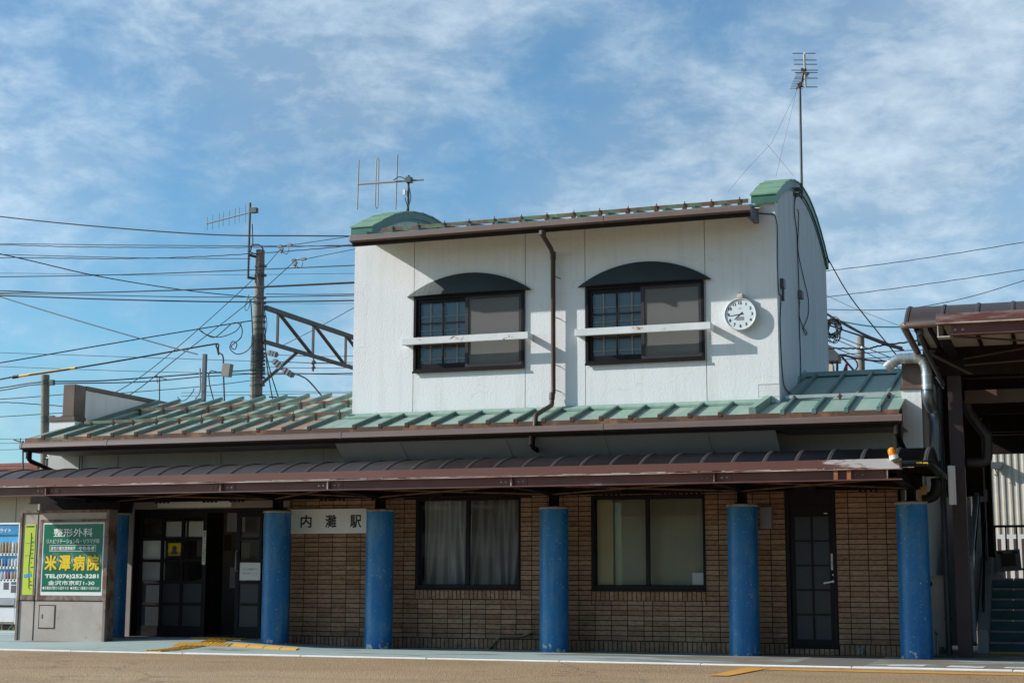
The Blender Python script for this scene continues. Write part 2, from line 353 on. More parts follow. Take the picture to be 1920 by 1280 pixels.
f = g.ramp(g.math('ADD', g.noise(g.scale(oc, (0.30, 1.0, 1)), 2.2, 8, 0.66, 0.6), wr), 0.50, 0.58)
c = g.mix(g.noise(oc, 1.2, 5, 0.6), (0.29, 0.385, 0.375), (0.39, 0.465, 0.45))
c = g.mix(g.math('MULTIPLY', f, 0.9), c, (0.185, 0.145, 0.105))
patch = g.math('MULTIPLY', g.math('GREATER_THAN', xx, -3.25), g.math('LESS_THAN', xx, -2.35))
c = g.mix(patch, c, (0.17, 0.155, 0.135))
c = g.mix(g.math('MULTIPLY', g.ramp(g.noise(oc, 90, 3, 0.6), 0.5, 0.8), 0.4), c, (0.10, 0.10, 0.09))
g.put(b.inputs['Base Color'], c); b.inputs['Roughness'].default_value = 0.8; bump(g, b, g.noise(oc, 60, 4, 0.6), 0.3, 0.01); M['pave'] = mt
M['whiteline'] = worn('worn_white_line', (0.74, 0.73, 0.70), [((0.34, 0.30, 0.25), 7, 0.66, 0.74, (0.5, 1, 1))], 0.8)
M['whitedash'] = worn('patchy_white_marking', (0.62, 0.62, 0.60), [((0.24, 0.22, 0.18), 5, 0.50, 0.60, (0.5, 1, 1))], 0.8)
M['orange'] = worn('orange_line', (0.62, 0.28, 0.045), [((0.40, 0.22, 0.09), 9, 0.60, 0.72, (1, 1, 1))], 0.8)
M['kerb'] = worn('pale_kerb', (0.72, 0.71, 0.67), [((0.36, 0.31, 0.25), 4, 0.66, 0.76, (0.5, 1, 1))], 0.85)
M['dirt'] = plain('dirt_ground', (0.19, 0.15, 0.11), 0.95, var=0.35, vs=2.0, bs=20, bst=0.6)
M['tactile'] = worn('tactile_yellow', (0.66, 0.36, 0.045), [((0.42, 0.25, 0.08), 4, 0.60, 0.74, (1, 1, 1))], 0.7)
M['concrete'] = worn('pole_concrete', (0.215, 0.19, 0.155), [((0.125, 0.11, 0.095), 2.5, 0.5, 0.8, (1, 1, 0.3))], 0.85)
M['galv'] = worn('galvanised_duct', (0.56, 0.58, 0.58), [((0.40, 0.43, 0.44), 4, 0.5, 0.75, (1, 1, 1))], 0.30, metal=0.85)
M['seam'] = plain('duct_seam', (0.25, 0.27, 0.28), 0.4, metal=0.6)
M['tape'] = worn('foil_tape', (0.75, 0.74, 0.70), [((0.4, 0.38, 0.33), 20, 0.5, 0.7, (1, 1, 1))], 0.30, metal=0.8)
M['mast'] = plain('mast_steel', (0.085, 0.095, 0.105), 0.5)
M['alu'] = plain('aerial_aluminium', (0.27, 0.245, 0.22), 0.45)
M['cab'] = worn('rusty_cabinet', (0.39, 0.34, 0.30), [((0.20, 0.13, 0.09), 1.7, 0.56, 0.72, (1, 1, 1)), ((0.12, 0.055, 0.03), 7, 0.645, 0.69, (1, 1, 0.6))], 0.55)
M['cabrust'] = worn('rusted_trim', (0.21, 0.165, 0.14), [((0.11, 0.05, 0.028), 5, 0.47, 0.60, (1, 1, 0.7))], 0.7)
mt, g, b, oc = mat('green_poster')
sx = g.n('SeparateXYZ', Vector=oc)
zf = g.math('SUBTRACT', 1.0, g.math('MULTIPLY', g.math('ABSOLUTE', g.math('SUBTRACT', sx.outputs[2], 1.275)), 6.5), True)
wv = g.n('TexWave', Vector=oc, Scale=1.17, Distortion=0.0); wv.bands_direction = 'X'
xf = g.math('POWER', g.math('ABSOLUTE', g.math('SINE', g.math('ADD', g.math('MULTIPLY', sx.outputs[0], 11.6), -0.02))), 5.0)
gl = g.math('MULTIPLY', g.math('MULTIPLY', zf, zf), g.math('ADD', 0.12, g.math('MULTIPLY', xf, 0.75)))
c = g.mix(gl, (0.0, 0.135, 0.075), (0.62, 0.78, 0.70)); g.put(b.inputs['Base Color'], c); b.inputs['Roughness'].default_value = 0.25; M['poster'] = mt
M['white'] = plain('white_paint', (0.76, 0.76, 0.74), 0.5, var=0.04)
M['offwhite'] = plain('weathered_white', (0.60, 0.60, 0.57), 0.55, var=0.07)
M['ink'] = plain('black_ink', (0.012, 0.012, 0.014), 0.4)
M['inkgrey'] = plain('grey_ink', (0.25, 0.25, 0.27), 0.5)
M['txtwhite'] = plain('white_ink', (0.78, 0.80, 0.78), 0.4, var=0.02)
M['txtyellow'] = plain('yellow_ink', (0.80, 0.56, 0.01), 0.4, var=0.02)
M['txtgreen'] = plain('dark_green_ink', (0.0, 0.10, 0.055), 0.4, var=0.02)
M['lime'] = plain('lime_poster', (0.50, 0.62, 0.06), 0.35, var=0.05)
M['skyblue'] = plain('sky_blue_ink', (0.05, 0.34, 0.62), 0.4)
M['red'] = plain('red_ink', (0.55, 0.03, 0.02), 0.4)
M['vend'] = plain('vending_white', (0.72, 0.74, 0.76), 0.3, var=0.03)
M['vendblue'] = plain('vending_blue', (0.05, 0.25, 0.48), 0.35, var=0.2, vs=6)
M['vendback'] = plain('vending_inside', (0.07, 0.36, 0.66), 0.4)
M['cream'] = stucco('cream_siding', (0.60, 0.52, 0.40), 0.6)
M['redroof'] = worn('red_roof', (0.24, 0.075, 0.045), [((0.16, 0.05, 0.03), 2, 0.5, 0.75, (1, 1, 1))], 0.6)
M['corr'] = worn('cream_corrugated', (0.46, 0.42, 0.345), [((0.33, 0.30, 0.24), 1.2, 0.55, 0.8, (1, 1, 0.3))], 0.5)
M['stair'] = plain('teal_stair_tile', (0.006, 0.060, 0.068), 0.5, var=0.2)
M['nosing'] = plain('stair_nosing', (0.26, 0.235, 0.21), 0.8, var=0.2, vs=8)
M['stringer'] = plain('grey_stringer', (0.34, 0.34, 0.33), 0.8, var=0.15, bs=40)
M['rail'] = plain('grey_rail', (0.20, 0.23, 0.25), 0.4, var=0.1)
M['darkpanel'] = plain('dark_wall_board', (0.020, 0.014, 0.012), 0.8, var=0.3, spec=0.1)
M['board'] = plain('brown_board', (0.085, 0.050, 0.034), 0.7, var=0.2)
M['grey'] = plain('grey_enamel', (0.24, 0.23, 0.235), 0.5, var=0.1)
M['beige'] = plain('beige_enamel', (0.42, 0.39, 0.33), 0.55, var=0.12)
M['ivory'] = plain('ivory_box', (0.66, 0.57, 0.40), 0.55, var=0.06)
M['polycarb'] = plain('textured_roof_panel', (0.55, 0.50, 0.44), 0.5, var=0.1, bs=120, bst=0.4)
M['lampplastic'] = plain('lamp_plastic', (0.80, 0.80, 0.78), 0.35, var=0.02)
M['beacon'] = plain('amber_lens', (0.80, 0.22, 0.005), 0.15, var=0.03)
M['insul'] = plain('grey_porcelain', (0.20, 0.21, 0.23), 0.4)
M['trafo'] = plain('transformer_grey', (0.085, 0.09, 0.10), 0.5)
M['redsteel'] = worn('faded_red_steel', (0.30, 0.09, 0.07), [((0.40, 0.30, 0.26), 3, 0.52, 0.68, (1, 1, 1))], 0.6)
M['truss'] = plain('brown_truss', (0.10, 0.075, 0.06), 0.5, var=0.15)
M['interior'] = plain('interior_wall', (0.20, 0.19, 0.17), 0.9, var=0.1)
M['curtain'] = plain('grey_curtain', (0.33, 0.32, 0.31), 0.9, var=0.12, vs=2)
M['blind'] = plain('olive_blind', (0.40, 0.39, 0.29), 0.8, var=0.06)
M['straw'] = plain('cream_strip', (0.50, 0.42, 0.22), 0.8, var=0.06)
M['shoji'] = plain('tan_lattice', (0.74, 0.54, 0.36), 0.6, var=0.1)
M['paper'] = plain('white_paper', (0.74, 0.75, 0.76), 0.8, var=0.03)
M['clockface'] = plain('clock_face', (0.72, 0.77, 0.79), 0.35, var=0.03, vs=6)
M['weed'] = plain('dry_weed', (0.23, 0.25, 0.07), 0.8, var=0.3)
def glass(name, tint=(0.9, 0.93, 0.93), ior=1.5, rough=0.0, bs=0.0):
    mt, g, b, oc = mat(name); g.nt.nodes.remove(b)
    tr = g.n('BsdfTransparent', Color=c4(tint)); gl = g.n('BsdfAnisotropic', Roughness=rough)
    fr = g.n('Fresnel', IOR=ior)
    if bs:
        nn = g.n('Bump', Height=g.noise(oc, bs, 4, 0.6), Strength=0.25, Distance=0.01).outputs[0]
        g.put(gl.inputs['Normal'], nn); g.put(fr.inputs['Normal'], nn)
    mx = g.n('MixShader', i0=fr.outputs[0], i1=tr.outputs[0], i2=gl.outputs[0])
    g.put(g.nt.nodes['Material Output'].inputs[0], mx.outputs[0]); return mt
M['glass'] = glass('clear_glass', (0.92, 0.94, 0.91))
M['glassup'] = glass('upper_glass', (0.86, 0.90, 0.92), 1.6, 0.04, 30)
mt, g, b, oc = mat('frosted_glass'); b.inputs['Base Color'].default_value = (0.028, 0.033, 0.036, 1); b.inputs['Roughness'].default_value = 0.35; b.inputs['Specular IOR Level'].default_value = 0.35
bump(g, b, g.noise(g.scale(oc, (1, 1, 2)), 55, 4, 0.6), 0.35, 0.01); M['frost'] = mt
mt, g, b, oc = mat('frosted_pane_upper'); b.inputs['Base Color'].default_value = (0.135, 0.175, 0.205, 1); b.inputs['Roughness'].default_value = 0.25
M['frostblue'] = mt
mt, g, b, oc = mat('insect_screen'); b.inputs['Base Color'].default_value = (0.17, 0.165, 0.155, 1); b.inputs['Roughness'].default_value = 0.9
tr = g.n('BsdfTransparent'); mx = g.n('MixShader', i0=0.78, i1=tr.outputs[0], i2=b.outputs[0]); g.put(g.nt.nodes['Material Output'].inputs[0], mx.outputs[0]); M['screen'] = mt

# ================================================================== SETTING: ground, road, pavement
struct(MB().quad((-400, -200, -0.12), (400, -200, -0.12), (400, 1500, -0.12), (-400, 1500, -0.12)).build('ground', M['dirt']))
KY = -2.62
struct(MB().quad((-60, -60, -0.020), (60, -60, -0.020), (60, KY+.01, -0.020), (-60, KY+.01, -0.020)).build('road', M['asphalt']))
def pave_z(x, y):
    t = min(1, max(0, (-10.2-x)/2.2)); t = t*t*(3-2*t); u = min(1, max(0, (y+2.3)/1.9)); u = u*u*(3-2*u)
    return 0.10*t*u
pv = MB(); pv.grid(lambda a, b: (-26+38*a, KY+0.10+(3.9 if True else 0)*b, pave_z(-26+38*a, KY+0.10+3.9*b)), 76, 12)
struct(pv.build('pavement', M['pave']))
kb = MB()
for i in range(21): kb.box(-26+1.81*i+.002, -26+1.81*(i+1)-.002, KY+random.uniform(-.004, .004), KY+0.10, -0.09, random.uniform(-.003, .0))
struct(kb.build('kerb', M['kerb'], bevel=0.008))
gb = MB(); gb.quad((-40, 1.2, -0.01), (-15.8, 1.2, -0.01), (-15.8, 30, -0.01), (-40, 30, -0.01)); struct(gb.build('side_yard', M['dirt']))
ol = MB(); ol.quad((-3.72, -3.42, -0.015), (6, -3.42, -0.015), (6, -3.06, -0.015), (-3.62, -3.06, -0.015))
ol.quad((-3.72, -4.75, -0.011), (-3.50, -4.75, -0.011), (-3.35, -3.08, -0.011), (-3.62, -3.08, -0.011))
struct(ol.build('orange_road_marking', M['orange']))
wd = MB()
for x in (-2.10, -1.42, -0.78, -0.14): wd.quad((x, KY+0.22, 0.004), (x+0.42, KY+0.20, 0.004), (x+0.44, KY+0.62, 0.004), (x+0.03, KY+0.60, 0.004))
struct(wd.build('white_pavement_marking', M['whitedash']))
wg = MB()
for i in range(26):
    x, y = random.choice(((-18.6, 2.6), (-18.9, 3.0), (-17.6, 1.6), (-18.2, 1.9))); x += random.uniform(-.35, .35); y += random.uniform(-.3, .3)
    dx, dy = random.uniform(-.25, .25), random.uniform(-.2, .2); h = random.uniform(.12, .38)
    wg.quad((x, y, 0), (x+.02, y, 0), (x+dx*.6+.012, y+dy*.6, h*.8)); wg.quad((x+dx*.6, y+dy*.6, h*.8), (x+dx*.6+.012, y+dy*.6, h*.8), (x+dx*1.3, y+dy*1.3, h*.75))
tag(wg.build('weeds', M['weed']), kind='stuff')
# tactile paving
def tactile(label, q, nx, ny, dots):
    """q: four ground corners (x, y) counter-clockwise from the near left one"""
    def bl(u, v):
        x = (1-u)*(1-v)*q[0][0]+u*(1-v)*q[1][0]+u*v*q[2][0]+(1-u)*v*q[3][0]; y = (1-u)*(1-v)*q[0][1]+u*(1-v)*q[1][1]+u*v*q[2][1]+(1-u)*v*q[3][1]
        return x, y
    def pt(u, v, h): x, y = bl(u, v); return (x, y, pave_z(x, y)+h)
    mb = MB(); e = .012
    for i in range(nx):
        for j in range(ny):
            u0, u1, v0, v1 = (i+e)/nx, (i+1-e)/nx, (j+e)/ny, (j+1-e)/ny
            mb._add([pt(u0, v0, -.02), pt(u1, v0, -.02), pt(u1, v1, -.02), pt(u0, v1, -.02), pt(u0, v0, .008), pt(u1, v0, .008), pt(u1, v1, .008), pt(u0, v1, .008)], [(4, 5, 6, 7), (0, 1, 5, 4), (1, 2, 6, 5), (2, 3, 7, 6), (3, 0, 4, 7)])
            for a in range(5):
                for c in range(5 if dots else 1):
                    if dots: mb.lathe([(.018, 0), (.012, .009)], pt(u0+(u1-u0)*(a+.5)/5, v0+(v1-v0)*(c+.5)/5, .007), 6)
                    elif a < 4:
                        if dots is None: mb.tube([pt(u0+(u1-u0)*(a+.5)/4, v0+.03/ny, .008), pt(u0+(u1-u0)*(a+.5)/4, v1-.03/ny, .008)], .012, 4)
                        else: mb.tube([pt(u0+.03/nx, v0+(v1-v0)*(a+.5)/4, .008), pt(u1-.03/nx, v0+(v1-v0)*(a+.5)/4, .008)], .012, 4)
    return tag(mb.build('tactile_paving', M['tactile'], loc=(*bl(.5, .5), 0)), label, 'tactile paving')
tactile('dotted yellow tactile tiles right before the open station doorway', [(-12.66, -.56), (-11.86, -.42), (-11.95, -.08), (-12.76, -.20)], 3, 1, True)
tactile('dotted yellow tactile tiles in the middle of the yellow paving cross', [(-12.36, -1.57), (-11.53, -1.36), (-11.66, -1.0), (-12.46, -1.20)], 3, 1, True)
tactile('short ribbed yellow tactile strip joining the cross to the doorway tiles', [(-12.18, -1.13), (-11.86, -1.05), (-11.97, -.45), (-12.27, -.52)], 1, 2, None)
tactile('ribbed yellow tactile strip running right toward the foot of the blue columns', [(-11.51, -1.36), (-10.38, -1.46), (-10.56, -1.02), (-11.64, -1.0)], 4, 1, False)
tactile('ribbed yellow tactile strip running out from the cross to the kerb', [(-12.22, -2.51), (-11.93, -2.51), (-11.84, -1.45), (-12.15, -1.53)], 1, 4, None)

# ================================================================== STATION BUILDING
ST = thing('station_building', 'two-storey white station with brick-tiled ground floor and green metal roofs', 'station building', (-8.0, 0.0, 0.0))
def cells(x0, x1, z0, z1, holes, xcuts=()):
    xs = sorted({x0, x1, *[h[0] for h in holes], *[h[1] for h in holes], *xcuts}); zs = sorted({z0, z1, *[h[2] for h in holes], *[h[3] for h in holes]})
    for a, b_ in zip(xs, xs[1:]):
        for c, d in zip(zs, zs[1:]):
            mx, mz = (a+b_)/2, (c+d)/2
            if a >= x0 and b_ <= x1 and not any(h[0] < mx < h[1] and h[2] < mz < h[3] for h in holes): yield a, b_, c, d
WIN_A = (-9.180, -7.527, 0.856, 2.21); WIN_B = (-6.442, -4.788, 0.850, 2.19); DOOR = (-3.655, -2.976, 0.09, 2.21); ENT = (-14.087, -11.35, 0.10, 2.09)
# tiles
TX0, TX1, TZ1 = -15.79, -2.13, 2.26
bnd = [-15.79]
x = -11.034
while x > -15.79+.05: bnd.append(x); x -= .237
x = -11.034+.237
while x < -9.3: bnd.append(x); x += .2368
bnd += [-9.375, -9.139, -8.899, -8.663, -8.423, -8.298, -8.064, -7.823, -7.589, -7.349, -7.111, -6.873, -6.637, -6.395, -6.157, -5.918, -5.679, -5.554, -5.318, -5.081, -4.839, -4.593, -4.350, -4.107, -3.864, -3.658, -3.42, -3.19, -2.973, -2.802, -2.548, -2.298, -2.13]
bnd = sorted(set(round(v, 3) for v in bnd)); bnd = [v for i, v in enumerate(bnd) if i == 0 or v-bnd[i-1] > .05]
tl = MB(); GJ = .0062
def tile(a, b_, c, d):
    a += GJ; b_ -= GJ; c += GJ; d -= GJ
    if b_-a < .012 or d-c < .012: return
    tl.cv = random.betavariate(2.2, 2.0); dd = random.uniform(-.003, .003)
    tl.box(a, b_, -.008+dd, .006, c, d, skip='b')
def clipped(a, b_, c, d, holes):
    for q in cells(a, b_, c, d, [(max(a, h[0]), min(b_, h[1]), max(c, h[2]), min(d, h[3])) for h in holes if h[0] < b_ and h[1] > a and h[2] < d and h[3] > c]): tile(*q)
holes_t = [WIN_A, WIN_B, DOOR, ENT]
sill = [(w_[0]-.004, w_[1]+.004, w_[2]-.142, w_[2]) for w_ in (WIN_A, WIN_B)]
for a, b_ in zip(bnd, bnd[1:]):
    z = .150
    while z < TZ1-.01:
        d = min(z+.0702, TZ1); clipped(a, b_, z, d, holes_t+sill); z += .0702
x = TX0
while x < TX1-.02: clipped(x, min(x+.0675, TX1), 0.0, .148, [DOOR, ENT]); x += .0675
for s_ in sill:
    n = round((s_[1]-s_[0])/.0675)
    for i in range(n): tile(s_[0]+(s_[1]-s_[0])*i/n, s_[0]+(s_[1]-s_[0])*(i+1)/n, s_[2], s_[3])
tl.build('tile_facing', M['tile'], ST)
gw = MB()
for a, b_, c, d in cells(TX0-.0, TX1, -.1, TZ1, holes_t): gw.box(a, b_, 0.0, .15, c, d)
gw.build('brick_wall', M['grout'], ST)
# walls of the lower storey
lw = MB()
lw.box(TX0, TX1, 0.001, .2, TZ1+.001, 3.02)
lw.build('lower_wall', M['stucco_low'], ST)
jt = MB()
for xj in (-14.45, -12.55, -10.75): jt.box(xj, xj+.012, -.004, .01, 2.3, 2.99)
jt.build('wall_joint', M['joint'], ST)
en = MB(); en.box(-14.21, -14.09, -.03, .1, 0.05, 2.13); en.box(-14.09, -11.3, -.02, .1, 2.10, 2.24); en.build('entrance_trim', plain('taupe_trim', (0.25, 0.20, 0.175), .6), ST)
MB().box(-13.63, -12.30, -.07, -.021, 2.115, 2.205).build('lintel_panel', M['offwhite'], ST, bevel=.005)
sw = MB(); sw.box(-2.12, -1.95, .25, 5.6, -.1, 3.5); sw.build('side_wall', M['side_stucco'], ST)
bw = MB(); bw.box(-15.7, -2.0, 5.4, 5.6, -.1, 3.3); bw.box(-15.76, -15.6, .2, 5.5, -.1, 3.3); bw.build('rear_wall', M['side_stucco'], ST)
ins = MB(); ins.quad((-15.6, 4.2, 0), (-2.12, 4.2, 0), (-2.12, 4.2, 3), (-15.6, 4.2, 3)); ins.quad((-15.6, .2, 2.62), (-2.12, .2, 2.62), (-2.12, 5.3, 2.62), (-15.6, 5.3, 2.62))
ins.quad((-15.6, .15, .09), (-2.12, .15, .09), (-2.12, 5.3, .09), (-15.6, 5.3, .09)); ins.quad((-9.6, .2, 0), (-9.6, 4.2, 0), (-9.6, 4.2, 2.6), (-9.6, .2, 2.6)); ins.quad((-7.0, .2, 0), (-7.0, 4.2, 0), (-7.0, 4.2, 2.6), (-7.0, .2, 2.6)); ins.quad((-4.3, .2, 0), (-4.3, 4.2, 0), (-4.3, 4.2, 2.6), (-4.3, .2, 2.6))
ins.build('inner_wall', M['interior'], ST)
# soffits under the lower eave
sf = MB()
sf.prism([(-.95, 2.968), (-.93, 2.995), (0.0, 2.33), (0.0, 2.29)], 'x', -10.09, -3.60); sf.build('sloping_soffit', M['soffit'], ST)
sj = MB()
for xj in (-9.05, -7.42, -5.98, -4.52):
    a = Vector((xj, -.95, 2.966)); b_ = Vector((xj, -.02, 2.302)); sj.tube([a, b_], .004, 4)
sj.build('soffit_joint', M['joint'], ST)
for a, b_ in ((-15.55, -10.092), (-3.598, -1.96)): MB().box(a, b_, -.9, -.002, 2.985, 3.0).build('flat_soffit', M['soffit'], ST)
# lower roof
SL = .28
def rz(y): return 3.195+SL*(y+.9)
def roof_sheet(mb, x0, x1, y0, y1, t=.035): mb.prism([(y0, rz(y0)), (y1, rz(y1)), (y1, rz(y1)-t), (y0, rz(y0)-t)], 'x', x0, x1)
RIDGE = 2.3
rf = MB(); roof_sheet(rf, -15.59, -10.28, -.9, RIDGE); roof_sheet(rf, -10.28, -3.69, -.9, 0.02); roof_sheet(rf, -3.69, -1.99, -.9, RIDGE)
for x0, x1 in ((-15.59, -10.28), (-3.69, -2.04)): rf.prism([(RIDGE, rz(RIDGE)), (5.7, rz(RIDGE)-.75), (5.7, rz(RIDGE)-.79), (RIDGE, rz(RIDGE)-.035)], 'x', x0, x1)
LR = rf.build('lower_roof', M['patina'], ST)
def battens(xs, y0, y1, name='batten'):
    for x in xs:
        w1, w2, h = .026, .020, .052; mb = MB(); vs = []
        for y in (y0, y1):
            z = rz(y); vs += [(x-w1, y, z), (x+w1, y, z), (x+w2, y-SL*h, z+h), (x-w2, y-SL*h, z+h)]
        mb._add(vs, [(0, 1, 2, 3), (4, 5, 6, 7), (0, 1, 5, 4), (1, 2, 6, 5), (2, 3, 7, 6), (3, 0, 4, 7)]); mb.build(name, M['batten'], LR)
        mb = MB(); mb.box(x-.028, x+.028, y0-.012, y0+.012, rz(y0)-.012, rz(y0)+.045); mb.build('batten_end', M['rust'] if x < -4 else M['batten'], LR)
battens([-15.249+.4275*i for i in range(12)], -.9, RIDGE+.1)
battens([-9.807+.4195*i for i in range(14)], -.9, -.05)
battens([-3.928+.42*i for i in range(1, 5)], -.9, RIDGE-.02)
mb = MB()      # wider seam where the right slope begins
for y0, y1 in ((-.9, RIDGE-.02),):
    x = -3.70+.02; vs = []
    for y in (y0, y1):
        z = rz(y); vs += [(x-.05, y, z), (x+.05, y, z), (x+.045, y-.02, z+.10), (x-.045, y-.02, z+.10)]
    mb._add([(v[0]-.23 if i < 4 else v[0]-.02, v[1], v[2]) for i, v in enumerate(vs)], [(0, 1, 2, 3), (4, 5, 6, 7), (0, 1, 5, 4), (1, 2, 6, 5), (2, 3, 7, 6), (3, 0, 4, 7)])
mb.prism([(RIDGE-.12, rz(RIDGE-.12)+.02), (RIDGE, rz(RIDGE)+.075), (RIDGE+.14, rz(RIDGE)+.0), (RIDGE+.0, rz(RIDGE)-.02)], 'x', -3.72, -2.0)
mb.prism([(-.02, rz(0)-.02), (-.10, rz(-.1)+.005), (-.10, rz(-.1)+.035), (-.012, rz(0)+.06)], 'x', -10.31, -3.76)
mb.build('flashing', M['patina'], LR)
MB().prism([(-.905, 3.205), (-.885, 3.205), (-.885, 3.125), (-.905, 3.125)], 'x', -15.585, -1.99).build('eave_edge', M['rustedge'], LR)
def snow_guard(y, x0, x1, mt_, n, zoff=.10):
    z = rz(y); mb = MB(); mb.box(x0, x1, y-.003, y+.003, z+zoff-.025, z+zoff+.02); mb.box(x0, x1, y+.003, y+.045, z+zoff+.015, z+zoff+.02); mb.build('snow_guard', mt_, LR)
    for i in range(n):
        x = x0+.12+(x1-x0-.24)*i/(n-1)+random.uniform(-.03, .03); bk = MB(); bk.box(x-.012, x+.012, y-.010, y+.03, z-.005, z+zoff+.012); bk.box(x-.028, x+.028, y-.016, y+.008, z+zoff-.038, z+zoff-.012)
        if i % 2: bk.tube([(x, y, z+zoff), (x, y, z+zoff+.05)], .007, 5)
        bk.build('guard_bracket', M['rust'], LR)
snow_guard(-.10, -15.05, -10.29, M['snowbar'], 12); snow_guard(1.05, -14.85, -10.29, M['snowbar'], 11)
snow_guard(.05, -3.62, -2.10, M['snowsteel'], 3, .07)
# gutters
def gutter(name, x0, x1, yo, zt, joints):
    mb = MB(); pr = [(yo+.13, zt), (yo+.02, zt+.012), (yo, zt-.012), (yo-.012, zt-.072), (yo+.05, zt-.094), (yo+.13, zt-.094)]
    mb.prism(pr, 'x', x0, x1)
    for x in joints: mb.prism([(a-(.004 if a < yo+.1 else 0), c+(.004 if c > zt-.05 else -.004)) for a, c in pr], 'x', x-.022, x+.022)
    MB().prism([(yo+.045, zt-.0945), (yo+.055, zt-.137), (yo+.13, zt-.137), (yo+.13, zt-.0945)], 'x', x0+.02, x1-.02).build('gutter_dark_strip', M['darkstrip'], ST)  # near-black strip standing in for the gutter's dark lower edge
    return mb.build(name, M['gutter'], ST)
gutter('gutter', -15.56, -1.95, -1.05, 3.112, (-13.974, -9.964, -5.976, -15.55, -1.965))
MB().box(-15.5, -1.98, -.91, -.885, 2.985, 3.12).build('fascia_board', M['rustedge'], ST)
# upper storey wall with panel joints
W2 = [(-9.25, -7.465, 4.105, 5.262), (-6.508, -4.740, 4.105, 5.250)]
JX = (-9.263, -7.457, -6.523, -4.724)
uw = MB()
xs = [-10.275]+[v for j in JX for v in (j-.005, j+.005)]+[-3.695]
for i in range(0, len(xs), 2):
    for a, b_, c, d in cells(xs[i], xs[i+1], 3.42, 6.25, W2): uw.box(a, b_, 0, .16, c, d)
uw.box(-3.99, -3.695, 0.0, .16, 6.25, 6.47); uw.box(-10.275, -9.985, 0.0, .16, 6.25, 6.47)
UW = uw.build('upper_wall', M['stucco'], ST)
jb = MB()
for j in JX:
    for a, b_, c, d in cells(j-.02, j+.02, 3.42, 6.24, W2): jb.box(a, b_, .012, .02, c, d)
jb.build('wall_joint', M['joint'], ST)
MB().box(-3.985, -3.6925, -.004, -.0005, 3.535, 3.705).build('repair_patch', M['side_stucco'], ST)
MB().box(-3.99, -3.985, -.003, -.0005, 3.53, 3.71).box(-3.985, -3.693, -.003, -.0005, 3.705, 3.712).build('patch_edge', M['rust'], ST)
# gable parapets: arched side walls
def arch(y): # chord 0..4.95, z 6.45, rise .66
    c = 2.475; r = (c*c+.66*.66)/(2*.66); return 6.45+.66-r+math.sqrt(max(0, r*r-(y-c)**2))
ND = 26; D2 = 4.95
def gable(x0, x1):
    mb = MB(); ys = [D2*i/ND for i in range(ND+1)]
    mb.prism([(.161, 3.3)]+[(y, arch(y)-.1) for y in [.161]+[v for v in ys if v > .3]]+[(D2, 3.0)], 'x', x0, x1); return mb
gable(-3.99, -3.696).build('gable_wall', M['side_stucco'], ST); gable(-10.275, -9.985).build('gable_wall', M['side_stucco'], ST)
def cap(x0, x1):
    top = MB(); ed = MB(); n = 13; ys = [-.10+(D2+.2)*i/n for i in range(n+1)]
    zf = lambda y: arch(min(max(y, 0), D2))-(0.028 if (y < 0 or y > D2) else 0)
    for i in range(n):
        a, b_ = ys[i], ys[i+1]; st = .010
        z0, z1 = zf(a), zf(b_)
        up = 1 if z1 >= z0 else -1
        za, zb = z0+(st if up > 0 else 0), z1+(0 if up > 0 else st)
        k = 3
        top.prism([(a, za), (a, za-.02), (b_, zb-.02), (b_, zb)], 'x', x0, x1)
    m_ = 30; yy = [-.085+(D2+.17)*i/m_ for i in range(m_+1)]
    poly = [(y, zf(y)-.012) for y in yy]+[(y, zf(y)-.125) for y in reversed(yy)]
    ed.prism(poly, 'x', x0+.015, x1-.015)
    poly = [(y, zf(y)-.125) for y in yy[1:-1]]+[(y, zf(y)-.17) for y in reversed(yy[1:-1])]
    ed.prism(poly, 'x', x0+.035, x1-.035)
    c = top.build('gable_cap', M['greencap'], ST); ed.build('cap_edge', M['greenedge'], c)
cap(-4.035, -3.645); cap(-10.325, -9.935)
# upper roof
ur = MB(); pr = [(-.72, 6.125), (-.3, 6.21), (.6, 6.36), (2.4, 6.50), (4.95, 6.2), (4.95, 6.1), (2.4, 6.4), (-.72, 6.095)]
ur.prism(pr, 'x', -9.98, -3.995); ur.prism([(-.745, 6.132), (-.02, 6.275), (-.02, 6.255), (-.745, 6.10)], 'x', -10.02, -3.90)
UR = ur.build('upper_roof', M['patina'], ST)
for i in range(14):
    x = -9.75+.42*i; vs = []; bt = MB()
    for y, z in ((-.735, 6.125), (.3, 6.315)): vs += [(x-.026, y, z), (x+.026, y, z), (x+.02, y-.01, z+.05), (x-.02, y-.01, z+.05)]
    bt._add(vs, [(0, 1, 2, 3), (4, 5, 6, 7), (0, 1, 5, 4), (1, 2, 6, 5), (2, 3, 7, 6), (3, 0, 4, 7)]); bt.build('batten', M['batten'], UR)
MB().box(-9.6, -3.97, -.745, -.725, 6.06, 6.098).build('eave_edge', M['rustedge'], UR)
mb = MB(); mb.box(-9.62, -3.99, -.455, -.449, 6.225, 6.285); mb.box(-9.62, -3.99, -.449, -.40, 6.279, 6.285); mb.build('snow_guard', M['snowbar'], UR)
for i in range(14):
    x = -9.42+.41*i+random.uniform(-.02, .02); mb = MB(); mb.box(x-.014, x+.014, -.466, -.42, 6.17, 6.29); mb.box(x-.03, x+.03, -.475, -.44, 6.205, 6.232); mb.tube([(x, -.45, 6.27), (x+random.uniform(-.01, .01), -.45, 6.32)], .007, 5); mb.build('guard_bracket', M['rust'], UR)
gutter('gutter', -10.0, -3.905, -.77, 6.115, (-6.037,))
MB().prism([(-.715, 6.05), (-.004, 6.19), (-.004, 6.215), (-.715, 6.078)], 'x', -9.97, -4.0).build('eave_soffit', M['soffit'], ST)
